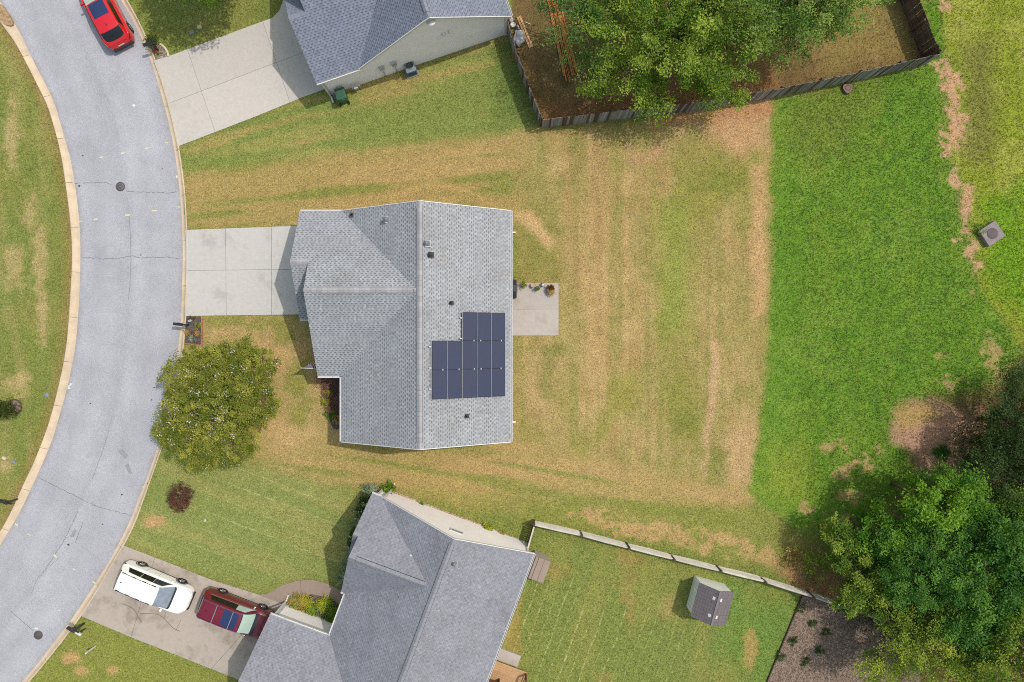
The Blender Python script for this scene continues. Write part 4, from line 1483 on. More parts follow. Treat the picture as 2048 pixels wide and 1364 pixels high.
# ================================================================== TREES AND PLANTS
def leaf_quads(C, size, width=0.5, flat=0.55, seed=0, droop=0.0):
    g = np.random.default_rng(seed)
    n_ = len(C)
    th = g.uniform(0, 2 * np.pi, n_)
    el = g.normal(-droop, flat, n_)
    d = np.c_[np.cos(th) * np.cos(el), np.sin(th) * np.cos(el), np.sin(el)]
    rl = g.normal(0, flat, n_)
    sd = np.c_[-np.sin(th), np.cos(th), np.zeros(n_)]
    up = np.cross(d, sd)
    sd = sd * np.cos(rl)[:, None] + up * np.sin(rl)[:, None]
    l = (size * g.uniform(0.6, 1.3, n_))[:, None]
    a = C - d * l * 0.5
    b = C + sd * l * width * 0.5 + d * l * 0.05
    c = C + d * l * 0.5
    e = C - sd * l * width * 0.5 + d * l * 0.05
    V = np.stack([a, b, c, e], 1).reshape(-1, 3)
    return V, np.arange(len(V)).reshape(-1, 4)


def crown_points(ells, clumps, per, cr, seed, low=0.25, shell=0.6, spray=0.0):
    """leaf positions: leaf clumps kept apart from each other through several ellipsoids, each clump a small dome of leaves"""
    g = np.random.default_rng(seed)
    w = np.array([e[3] * e[4] for e in ells], float)
    w /= w.sum()
    K, Q = [], []
    ctr = np.array([sum(e[i] * e[3] for e in ells) / sum(e[3] for e in ells) for i in range(3)])
    dmin = cr * 1.25
    pool = []
    for e, nw in zip(ells, (w * clumps * 5).astype(int) + 3):
        u = g.normal(size=(nw, 3))
        u /= np.linalg.norm(u, axis=1)[:, None]
        u[:, 2] = np.where(g.random(nw) < low, u[:, 2], np.abs(u[:, 2]))
        r = shell + (1.12 - shell) * g.random(nw) ** 0.7
        r *= 0.72 + 0.5 * vnoise(u[:, 0] * 2.6 + 7, u[:, 1] * 2.6 + e[0], seed)
        pool.append(np.array(e[:3]) + u * r[:, None] * np.array(e[3:6]))
    pool = np.concatenate(pool)
    g.shuffle(pool)
    K = np.zeros((0, 3))
    for p in pool:
        if len(K) >= clumps:
            break
        if len(K) == 0 or (((K - p) / np.array([1, 1, 1.3])) ** 2).sum(1).min() > dmin * dmin:
            K = np.vstack([K, p])
    n_k = len(K)
    size = cr * g.uniform(0.65, 1.3, n_k)
    tone = g.uniform(0, 1, n_k)
    kk = np.repeat(np.arange(n_k), per)
    m_ = len(kk)
    u = g.normal(size=(m_, 3))
    u /= np.linalg.norm(u, axis=1)[:, None]
    u[:, 2] = np.where(g.random(m_) < 0.8, np.abs(u[:, 2]), u[:, 2])
    rad = g.random(m_) ** 0.45 * (1 + 0.18 * g.normal(size=m_))
    off = u * rad[:, None] * size[kk][:, None] * np.array([1.05, 1.05, 0.6])
    dr = K - ctr
    dr /= np.linalg.norm(dr, axis=1)[:, None] + 1e-6
    along = (off * dr[kk]).sum(1)
    off += dr[kk] * (along * spray * 1.6)[:, None]
    # leaves bunch on twigs
    tw = g.integers(0, 9, m_)
    jit = g.normal(size=(n_k, 9, 3)) * 0.45
    off += jit[kk, tw] * size[kk][:, None] * np.array([1, 1, 0.5]) * 0.8
    return K, K[kk] + off, np.clip(tone[kk] ** 1.4 * 0.85 + g.random(m_) * 0.45 - 0.12, 0, 1)


M_BARK = mat('bark', A(120, 106, 92), 0.9, 0.2, 6, 25, 0.25, bmp=0.4)
M_BARKP = mat('pale_bark', A(196, 182, 164), 0.8, 0.15, 6, 25, 0.15)


def tree(name, label, cat, base, ells, m_leaf, clumps, per, cr, size, seed, group=None, trunk=0.16, bark=None, limbs=16, spray=0.0, width=0.5, flat=0.55, blossom=None, low=0.25, shell=0.6, droop=0.0):
    base = Vector(base)
    o = thing(name, label, cat, base, 0, group)
    K, P, tone = crown_points(ells, clumps, per, cr, seed, low, shell, spray)
    P[:, 2] = np.maximum(P[:, 2], 0.06)
    V, F_ = leaf_quads(P - np.array(base), size, width, flat, seed, droop)
    me_ = np_mesh('crown', V, F_)
    attr(me_, 'tone', tone, 'FACE')
    cr_ = link('crown', me_, o, m_leaf)
    g = random.Random(seed)
    ctr = Vector([sum(e[i] * e[3] for e in ells) / sum(e[3] for e in ells) for i in range(3)]) - base
    mbt = MB()
    fork = Vector((ctr.x * 0.45, ctr.y * 0.45, max(0.25, ctr.z * 0.45)))
    mbt.tube([(0, 0, -0.1), (fork.x * 0.3, fork.y * 0.3, fork.z * 0.4), fork], [trunk, trunk * 0.8, trunk * 0.7], 9)
    tr = mbt.build('trunk', bark or M_BARK, o)
    if limbs:
        mbl = MB()
        for k in g.sample(range(len(K)), min(limbs, len(K))):
            e = Vector(K[k]) - base
            mid = fork.lerp(e, 0.55) + Vector((g.uniform(-.2, .2), g.uniform(-.2, .2), 0.15 * (e - fork).length))
            mbl.tube([fork, mid, e], [trunk * 0.45, trunk * 0.22, trunk * 0.06], 5, False)
        mbl.build('limbs', bark or M_BARK, o)
    if blossom:
        n_, sz, mm = blossom
        g2_ = np.random.default_rng(seed + 9)
        kb = K[(K[:, 2] > np.median(K[:, 2]) - 0.3)]
        sel = kb[g2_.integers(0, len(kb), n_ // 7)]
        B_ = np.repeat(sel, 7, 0) + g2_.normal(0, 0.10, (len(sel) * 7, 3)) + np.array([0, 0, cr * 0.9])
        V, F_ = leaf_quads(B_ - np.array(base), sz, 0.8, 0.6, seed + 3)
        me_ = np_mesh('blossom', V, F_)
        attr(me_, 'tone', g2_.random(len(F_)), 'FACE')
        link('blossom', me_, cr_, mm)
    return o


def E(px, py, z, rx, ry=None, rz=None):
    w = gp(px, py, z)
    ry = rx if ry is None else ry
    return (w.x, w.y, z, rx, ry, rz if rz is not None else min(rx, ry) * 0.75)


LF_MYRTLE = leaf_mat('leaf_myrtle', A(108, 130, 40), A(206, 204, 96), 0.5)
LF_OAK = leaf_mat('leaf_oak', A(78, 124, 32), A(196, 218, 92), 0.5)
LF_OAKD = leaf_mat('leaf_oak_dark', A(62, 106, 46), A(140, 174, 88), 0.5)
LF_SILVER = leaf_mat('leaf_silver', A(80, 126, 46), A(182, 206, 108), 0.5)
LF_WOOD1 = leaf_mat('leaf_wood_green', A(64, 122, 36), A(160, 204, 66), 0.45)
LF_WOOD2 = leaf_mat('leaf_wood_vine', A(54, 110, 44), A(134, 184, 76), 0.45)
LF_WOOD3 = leaf_mat('leaf_wood_yellow', A(84, 126, 40), A(186, 206, 84), 0.5)
LF_WOOD4 = leaf_mat('leaf_wood_dark', A(46, 72, 36), A(96, 124, 62), 0.5)
LF_FEATHER = leaf_mat('leaf_feather', A(84, 128, 40), A(206, 220, 90), 0.5)
LF_MAROON = leaf_mat('leaf_maroon', A(87, 51, 49), A(150, 100, 86), 0.6)
LF_PURPLE = leaf_mat('leaf_purple', A(128, 82, 86), A(204, 152, 142), 0.6)
LF_LIME = leaf_mat('leaf_lime', A(147, 168, 33), A(234, 234, 79), 0.5)
LF_GREEN = leaf_mat('leaf_green', A(82, 129, 33), A(145, 191, 56), 0.5)
LF_SAGE = leaf_mat('leaf_sage', A(116, 136, 100), A(216, 227, 198), 0.6)
LF_DARKSH = leaf_mat('leaf_dark_shrub', A(53, 82, 35), A(95, 127, 54), 0.5)
LF_CONIFER = leaf_mat('leaf_conifer', A(64, 82, 33), A(113, 123, 59), 0.6)
LF_DRY = leaf_mat('leaf_dry', A(168, 134, 78), A(234, 205, 132), 0.7)
FL_WHITE = leaf_mat('petal_white', A(226, 206, 206), A(250, 244, 240), 0.6, 0.2)
FL_CREAM = leaf_mat('petal_cream', A(232, 222, 170), A(250, 246, 214), 0.6, 0.2)
FL_RED = leaf_mat('petal_red', A(176, 60, 52), A(224, 104, 88), 0.6, 0.2)

# crape myrtle in the front lawn
tree('crape_myrtle', 'wide rounded crape myrtle flecked with white blossom beside the kerb', 'tree', (*g2(476, 800), 0),
     [E(434, 812, 2.6, 3.2, 3.5, 1.5), E(398, 760, 2.4, 1.9, 1.9, 1.2), E(478, 750, 2.6, 2.0, 1.8, 1.3), E(434, 890, 2.3, 1.9, 1.5, 1.1), E(512, 812, 2.1, 1.2, 1.2, 0.9), E(366, 850, 2.2, 1.3, 1.7, 1.0), E(460, 706, 2.2, 1.2, .7, .7), E(400, 922, 1.9, .8, .6, .6)],
     LF_MYRTLE, 620, 120, 0.26, 0.095, 301, trunk=0.12, blossom=(1000, 0.08, FL_WHITE), limbs=50, width=0.6, flat=0.5, shell=0.72, spray=0.0)
# the shade trees in the fenced yard
tree('shade_tree', 'big spreading leafy tree overhanging the grey picket fence', 'tree', (*g2(1370, 85), 0),
     [E(1330, 70, 5.4, 3.7, 2.9, 2.3), E(1260, 130, 4.4, 2.1, 1.6, 1.3), E(1430, 100, 5.0, 2.6, 2.2, 1.7), E(1400, -10, 6.4, 3.9, 3.3, 2.4), E(1240, 40, 5.2, 2.3, 2.2, 1.6), E(1205, 180, 3.2, 1.6, .7, .6), E(1425, 170, 3.8, 1.7, 1.1, .9), E(1300, 195, 3.3, 1.1, 1.2, .7), E(1470, 198, 3.0, .8, .6, .4)],
     LF_OAK, 250, 210, 0.44, 0.15, 311, trunk=0.24, limbs=70, spray=0.5, low=0.3, shell=0.4)
tree('shade_tree', 'tall grey-green leafy tree in the corner of the fenced yard', 'tree', (*g2(1560, 60), 0),
     [E(1600, 10, 6.2, 3.2, 2.4, 2.0), E(1560, 75, 5.0, 2.2, 1.6, 1.4), E(1680, 0, 6.0, 2.0, 1.5, 1.3), E(1640, 65, 4.4, 1.1, 1.1, .8), E(1530, -10, 6.6, 3, 2.8, 2), E(1745, -8, 6.0, 1.3, .9, .8)],
     LF_SILVER, 170, 190, 0.42, 0.14, 317, trunk=0.2, limbs=50, spray=0.5, low=0.3, shell=0.4)
tree('shade_tree', 'thin dark leafy tree above the stacked orange boards', 'tree', (*g2(1190, 50), 0),
     [E(1160, 40, 4.4, 2.4, 2.2, 1.5), E(1110, 10, 4.2, 1.4, 1.6, 1.0), E(1195, 110, 3.8, 1.4, 1.2, .9), E(1180, -20, 4.8, 2.2, 2.0, 1.3)],
     LF_OAKD, 52, 150, 0.40, 0.14, 323, trunk=0.14, limbs=36, spray=0.5)
tree('shade_tree', 'leafy tree behind the north house whose twig tips reach in', 'tree', (*g2(452, -22), 0),
     [E(395, -92, 4.6, 2.6, 2.2, 1.6), E(345, -42, 3.4, 0.9, 0.8, 0.5)], LF_GREEN, 260, 40, 0.32, 0.2, 331, trunk=0.16, limbs=20)

# the wood in the south-east corner: every tree has its own crown
WOOD = [
    ('bright broad-leaved tree at the tip of the wood', LF_WOOD1, [E(1875, 1000, 4.6, 2.1, 1.7, 1.5), E(1835, 1038, 3.8, 1.3, 1.1, 1.0), E(1925, 1005, 4.2, 1.2, 1.3, 1.0)], 62, 200, .42, .17, 401, .3),
    ('pale green sapling clump beside the bare earth by the rail fence', LF_WOOD3, [E(1688, 1085, 2.8, .9, 1.2, 1.0), E(1715, 1150, 3.0, 1.2, 1.4, 1.1), E(1700, 1195, 2.4, 1.0, .8, .8), E(1768, 1182, 3.0, 1.1, .9, .9)], 56, 190, .36, .15, 407, .3),
    ('young green tree between the saplings and the vine thicket', LF_WOOD1, [E(1762, 1070, 3.4, 1.3, 1.4, 1.3), E(1775, 1130, 3.0, 1.1, 1.0, 1.0)], 34, 190, .4, .16, 411, .3),
    ('vine-smothered dark tree in the middle of the wood', LF_WOOD2, [E(1850, 1130, 4.2, 2.7, 2.3, 1.9), E(1900, 1080, 4.2, 1.8, 1.6, 1.5), E(1820, 1165, 3.6, 1.7, 1.4, 1.3)], 170, 170, .36, .13, 419, .1),
    ('feathery yellow-green tree overhanging the wood chips', LF_FEATHER, [E(1805, 1265, 3.6, 1.6, 1.3, 1.0), E(1850, 1310, 4.4, 1.8, 1.6, 1.3), E(1765, 1332, 3.2, 1.4, 1.0, .9), E(1862, 1240, 4.0, 1.2, 1.0, .9)], 74, 180, .38, .13, 421, .8),
    ('dense green tree behind the feathery one', LF_WOOD2, [E(1962, 1170, 5.0, 2.3, 2.2, 1.7), E(1920, 1225, 4.4, 1.6, 1.5, 1.3)], 80, 190, .42, .16, 431, .3),
    ('yellow-tipped tree at the corner of the wood', LF_FEATHER, [E(1995, 1335, 5.4, 2.0, 1.5, 1.3), E(2040, 1275, 5.6, 1.5, 1.5, 1.3), E(1935, 1350, 4.4, 1.2, 1.0, .9)], 50, 180, .4, .15, 433, .9),
    ('tall green tree on the edge of the wood', LF_WOOD2, [E(2035, 1110, 5.6, 2.2, 2.2, 1.7), E(1995, 1085, 5.0, 1.4, 1.4, 1.2)], 62, 190, .42, .17, 439, .3),
    ('deep green tree between the yellow-tipped tree and the dense green tree', LF_WOOD2, [E(2010, 1235, 4.6, 1.7, 1.5, 1.3), E(1945, 1290, 3.8, 1.3, 1.2, 1.1)], 60, 180, .38, .15, 451, .3),
    ('shadowy green tree above the vine-smothered tree', LF_WOOD1, [E(1975, 1050, 3.8, 1.5, 1.3, 1.2), E(2020, 1020, 3.6, 1.3, 1.2, 1.0)], 50, 180, .38, .15, 453, .3),
    ('gloomy evergreen beside the bare earth', LF_WOOD4, [E(2005, 950, 3.4, 2.4, 2.4, 1.7), E(1970, 985, 2.6, 1.5, 1.4, 1.1), E(1945, 1040, 2.6, 1.4, 1.2, 1.0)], 110, 170, .38, .13, 443, .4),
    ('dark evergreen where the meadow meets the wood', LF_WOOD4, [E(2035, 850, 3.2, 1.7, 2.0, 1.5), E(2040, 785, 2.6, .9, 1.3, 1.0)], 60, 170, .38, .13, 449, .4),
]
for lab, lf, ells, nc, per, cr, sz, sd, spr in WOOD:
    e = ells[0]
    tree('woodland_tree', lab, 'tree', (e[0] * 0.99, e[1] * 0.99, 0), ells, lf, nc, per, cr, sz, sd, 'trees of the south-east wood', trunk=0.13, limbs=24, spray=spr, low=0.4)
# tall trees standing just beyond, whose shade falls into the picture
for i, (px, py, z, r) in enumerate(((2130, 1010, 6.0, 3.0), (2150, 1190, 7, 3.4), (2060, 1430, 6, 2.8), (1900, 1440, 5, 2.4), (2110, 860, 4.0, 2.2))):
    b = g2(px, py)
    tree('woodland_tree', 'tall trees deep in the wood, beyond the dark evergreens', 'tree', (*b, 0), [(b[0], b[1], z, r, r, r * .9), (b[0], b[1] - 1, z * .6, r * .9, r * .9, r * .8)], LF_WOOD4, 240, 40, .45, .26, 460 + i, 'tall trees deep in the wood', trunk=0.2, limbs=20, low=0.5)
# low undergrowth of the wood
g = np.random.default_rng(5)
UND = [(1940, 880), (1985, 900), (1960, 935), (1900, 1040), (1780, 1220), (1730, 1215), (1830, 1225), (1900, 1290), (1960, 1270), (2010, 1210), (2030, 1050), (1970, 1060), (1760, 1120), (1720, 1090), (2030, 750), (1995, 830), (1950, 1000), (1985, 1040), (2040, 920), (1880, 1240), (2000, 1290), (1930, 1120)]
C = np.array([g2(*p) for p in UND])
k = g.integers(0, len(C), 16000)
P = np.c_[C[k] + g.normal(0, 0.75, (len(k), 2)), np.abs(g.normal(0.25, 0.35, len(k))) + 0.05]
V, F_ = leaf_quads(P, 0.14, 0.5, 0.6, 77)
me = np_mesh('undergrowth', V, F_)
attr(me, 'tone', g.random(len(F_)), 'FACE')
props(link('undergrowth', me, None, LF_WOOD4), 'dark undergrowth covering the floor of the wood', 'undergrowth', None, 'stuff')


def shrub(name, label, px, py, r, h, m, seed, n=9, per=30, size=0.09, group=None, cr=None, blossom=None, ry=None, cat='shrub', z0=0.0, spray=0.0):
    x, y = g2(px, py)
    return tree(name, label, cat, (x, y, z0), [(x, y, z0 + h * 0.45, r, ry or r, h * 0.5)], m, n, per, cr or r * 0.32, size, seed, group, trunk=0.02 + r * 0.03, limbs=5, blossom=blossom, shell=0.35, spray=spray)


shrub('shrub', 'scrubby yellowing bush at the edge of the meadow', 1625, 1126, 0.95, 1.2, LF_WOOD3, 501, 34, 30, .14)
shrub('shrub', 'dry straw-coloured bush on the reddish earth', 1582, 1116, 0.7, 0.7, LF_DRY, 502, 20, 26, .11)
shrub('shrub', 'low weeds hugging the concrete drain box', 1958, 462, 0.42, 0.35, LF_GREEN, 503, 14, 24, .1)
# maroon weeping tree
tree('maple', 'small round maroon maple with a pale trunk on the lawn', 'tree', (*g2(389, 982), 0), [E(360, 995, 1.5, 0.76, 0.76, 0.55)], LF_MAROON, 120, 34, .15, .10, 511, trunk=0.045, bark=M_BARKP, limbs=26, low=0.4, width=0.35)
# conifer across the street
tree('conifer', 'small dark conifer in a mulch ring across the street', 'tree', (*g2(27, 814), 0.03), [E(0, 816, 1.5, .4, .4, .8), E(12, 818, .7, .5, .5, .5)], LF_CONIFER, 70, 34, .16, .11, 517, trunk=0.05, limbs=12)
MB().lathe([(0.0, 0.05), (0.44, 0.05), (0.46, 0.02), (0.46, -.05)], (*g2(29, 814), 0), 26).build('mulch_ring', M_MULCH2)['kind'] = 'structure'
MB().lathe([(0.44, 0.0), (0.46, 0.09), (0.50, 0.09), (0.52, 0.0)], (*g2(29, 814), 0), 26).build('ring_edging', mat('rubber_edging', A(96, 84, 78), .8))['kind'] = 'structure'

# front bed of the main house
for i, (px, py, r, h, m, sz, lab) in enumerate((
        (652, 764, .50, .7, LF_PURPLE, .07, 'purple barberry tucked below the eave corner'), (662, 784, .52, .7, LF_PURPLE, .07, 'purple barberry behind the upper lime shrub'),
        (664, 806, .48, .65, LF_PURPLE, .07, 'reddest purple barberry midway along the bed'), (666, 819, .34, .5, LF_PURPLE, .07, 'small purple barberry beside the green shrub'),
        (659, 785, .24, .45, LF_LIME, .08, 'lime yellow shrub nearest the house corner'), (653, 803, .24, .4, LF_LIME, .08, 'lime yellow shrub on the lawn edge of the bed'),
        (663, 827, .32, .45, LF_GREEN, .08, 'leafy green shrub at the end of the bed'), (675, 838, .26, .3, LF_DRY, .07, 'straw-coloured plant in the dark mulch'))):
    shrub('shrub', lab, px, py, r, h, m, 520 + i, 20, 30, sz)
# beds of the south house
hedge = [(735, 1003), (727, 1022), (722, 1040), (716, 1062), (711, 1082), (706, 1102), (702, 1122), (696, 1142), (690, 1158)]
for i, (px, py) in enumerate(hedge):
    w_ = i in (0, 1, 3, 4)
    nth = ('first', 'second', 'third', 'fourth', 'fifth', 'sixth', 'seventh', 'eighth', 'ninth')[i]
    shrub('shrub', ('dark cream-flowered shrub by the front wall, %s from the cream gable corner' if w_ else 'silvery sage shrub by the front wall, %s from the cream gable corner') % nth, px, py, .42, .8, LF_DARKSH if w_ else LF_SAGE, 540 + i, 26, 30, .10, 'cream-flowered shrubs by the front wall' if w_ else 'sage shrubs by the front wall', blossom=(60, .09, FL_CREAM) if w_ else None)
shrub('shrub', 'silvery plant at the corner of the cream gable', 741, 980, .42, .5, LF_SAGE, 561, 22, 30, .13, spray=.15)
shrub('shrub', 'bright green fern-like bush at the foot of the white downspout', 774, 981, .52, .6, LF_GREEN, 562, 26, 34, .11)
shrub('shrub', 'small dark green plant in the tan mulch below the gable', 843, 1008, .2, .3, LF_GREEN, 563, 10, 24, .08)
shrub('shrub', 'yellow-green bush in the tan mulch below the gable louvre', 977, 1056, .34, .5, LF_LIME, 564, 16, 30, .1)
shrub('shrub', 'little dry plant at the end of the tan mulch', 1004, 1070, .22, .3, LF_DRY, 565, 10, 20, .08)


def lily(name, label, px, py, r, m, seed, n_=70, ln=0.45, group=None):
    """clump of arching strap leaves"""
    g_ = np.random.default_rng(seed)
    x, y = g2(px, py)
    o = thing(name, label, 'plant', (x, y, 0.03), 0, group)
    V_, F2, tn = [], [], []
    for i in range(n_):
        th = g_.uniform(0, 2 * np.pi)
        l = ln * g_.uniform(.6, 1.2)
        b0 = g_.normal(0, r * 0.4, 2)
        d = np.array([np.cos(th), np.sin(th)])
        sd = np.array([-d[1], d[0]]) * 0.014
        pts = [(0.0, 0.0), (0.35 * l, 0.55 * l), (0.8 * l, 0.62 * l), (1.15 * l, 0.35 * l)]
        k0 = len(V_)
        for j, (q, z) in enumerate(pts):
            w_ = 1.0 if j < 3 else 0.15
            for s_ in (-1, 1):
                V_.append((*(b0 + d * q + sd * s_ * w_), z))
        for j in range(3):
            F2.append((k0 + 2 * j, k0 + 2 * j + 1, k0 + 2 * j + 3, k0 + 2 * j + 2))
            tn.append(g_.random())
    me_ = np_mesh('leaves', np.array(V_), np.array(F2))
    attr(me_, 'tone', tn, 'FACE')
    link('leaves', me_, o, m)
    MB().lathe([(0.02, 0), (r * .4, 0.0), (r * .25, .08), (0, .1)], (0, 0, 0), 10).build('root_crown', LF_DRY, o)
    return o


g_ = random.Random(3)
k = 0
LILY_M = {LF_LIME: 'bright yellow-green daylily clumps in the house corner', LF_FEATHER: 'pale green daylily clumps in the house corner', LF_WOOD3: 'golden green daylily clumps in the house corner', LF_DRY: 'faded straw daylily clumps in the house corner', LF_GREEN: 'dark green daylily clumps in the shade of the eave'}
for i in range(60):
    px, py = g_.uniform(570, 676), g_.uniform(1188, 1258)
    if sdf(BED_LILY, np.array([px]), np.array([py]))[0] > -5 or py > 1212 + (px - 565) * 0.42:
        continue
    m = LF_GREEN if px > 656 else (LF_LIME if (py < 1212 and px > 612) else g_.choice([LF_FEATHER, LF_WOOD3, LF_WOOD3, LF_DRY, LF_FEATHER]))
    lily('daylily', LILY_M[m], px, py, .25, m, 600 + i, 60, .38, LILY_M[m])
    k += 1
# mailbox beds
shrub('shrub', 'yellow-green trailing plant behind the black mailbox by the brick edging', 397, 650, .22, .2, LF_LIME, 701, 10, 24, .06)
lily('daylily', 'pale star-shaped plant in the brick-edged bed', 384, 676, .12, LF_SAGE, 702, 40, .2)
lily('daylily', 'dry straw tuft in the brick-edged bed beside the kerb', 376, 665, .1, LF_DRY, 703, 40, .2)
lily('daylily', 'dry straw tuft in the brick-edged bed beside the bricks', 396, 666, .1, LF_DRY, 704, 40, .2)
shrub('flower', 'small dark red flower in the brick-edged bed', 386, 664, .12, .15, FL_RED, 705, 6, 14, .05, cat='flower')
shrub('flower', 'dark red flower beside the small white sign', 387.5, 636, .13, .25, LF_PURPLE, 706, 6, 16, .05, cat='flower')
shrub('shrub', 'spiky bronze-green shrub behind the mailbox by the red car', 312, 88, .38, .8, LF_CONIFER, 707, 20, 30, .1, spray=.12)
shrub('flower', 'coral red flower clump in the gravel bed', 313, 103, .19, .3, FL_RED, 708, 9, 20, .06, cat='flower')
shrub('flower', 'small yellow-green plant in the gravel bed', 320, 108, .14, .2, LF_LIME, 709, 7, 18, .06, cat='flower')
for i, (px, py) in enumerate(((1622, 1245), (1650, 1262), (1585, 1280), (1640, 1300), (1560, 1310), (1610, 1322), (1680, 1215), (1600, 1215))):
    shrub('weed', 'small green weed tufts on the wood chips', px, py, .3, .22, LF_DARKSH, 720 + i, 9, 26, .09, 'weeds on the wood chips', cat='weed')

# ================================================================== CARS
def paint_mat(name, c, rough=0.3):
    m, nt, b = nodes_of(name)
    geo = N(nt, 'ShaderNodeNewGeometry')
    f = ramp(nt, noise(nt, geo.outputs['Position'], 3.0, 3), 0.3, 0.7, 0.96, 1.04)
    nt.links.new(mixc(nt, 1.0, (*c, 1), grey(nt, f), 'MULTIPLY'), b.inputs['Base Color'])
    b.inputs['Roughness'].default_value = rough
    b.inputs['Specular IOR Level'].default_value = 0.5
    b.inputs['Coat Weight'].default_value = 0.7
    b.inputs['Coat Roughness'].default_value = 0.03
    return m


M_TYRE = mat('tyre', (0.02, 0.02, 0.022), 0.8, 0.2, 10)
M_RIM = mat('alloy', A(206, 208, 212), 0.3, 0.05, 5, metal=0.7)
M_CARGLASS = mat('car_glass', A(58, 66, 84), 0.05, 0.1, 1, spec=0.8)
M_DARKGLASS = mat('car_glass_dark', A(26, 28, 32), 0.06, 0.1, 1, spec=0.6)
M_BLACKP = mat('black_plastic', A(58, 58, 62), 0.5, 0.15, 8)
M_CHROME = mat('chrome', A(230, 230, 232), 0.15, 0.03, 3, metal=0.8)
M_TAIL = mat('tail_lamp', A(150, 20, 24), 0.2, 0.05, 5, spec=0.6)
M_HEAD = mat('head_lamp', A(232, 236, 240), 0.15, 0.05, 5, spec=0.6)
M_PLATE = mat('number_plate', A(236, 238, 240), 0.5, 0.05, 8)

SUV_ST = [(-2.40, .44, .58, .42, .38, .72), (-2.35, .74, .86, .70, .62, .96), (-2.24, .88, 1.00, .80, .69, 1.22), (-2.08, .91, 1.04, .81, .67, 1.52), (-1.92, .92, 1.05, .81, .66, 1.63),
          (-1.4, .925, 1.04, .81, .66, 1.68), (-.6, .93, 1.02, .81, .66, 1.70), (0.1, .93, 1.00, .81, .66, 1.70), (.45, .93, .99, .81, .65, 1.67), (.68, .93, .98, .81, .64, 1.60),
          (.98, .925, .97, .81, .67, 1.36), (1.28, .92, .965, .81, .72, 1.10), (1.42, .915, .96, .80, .72, 1.045), (1.70, .905, .93, .78, .66, 1.00), (2.02, .88, .87, .74, .60, .93), (2.22, .77, .78, .64, .50, .84), (2.34, .58, .66, .48, .36, .70), (2.40, .34, .52, .28, .20, .54)]
HATCH_ST = [(-2.26, .36, .58, .34, .30, .66), (-2.22, .60, .76, .56, .48, .84), (-2.10, .79, .92, .72, .61, 1.02), (-1.88, .885, 1.00, .79, .67, 1.25), (-1.55, .915, 1.01, .80, .66, 1.47),
            (-1.2, .92, 1.01, .80, .65, 1.54), (-.5, .92, .99, .80, .65, 1.58), (0.05, .92, .97, .80, .65, 1.575), (.35, .92, .96, .80, .64, 1.54), (.55, .92, .95, .80, .64, 1.47),
            (.90, .915, .94, .80, .67, 1.22), (1.22, .91, .93, .79, .71, 1.03), (1.36, .905, .92, .78, .70, .985), (1.65, .89, .89, .76, .64, .94), (1.95, .86, .83, .72, .56, .87), (2.12, .80, .74, .66, .50, .78), (2.22, .68, .62, .56, .42, .65), (2.27, .50, .50, .44, .32, .5)]


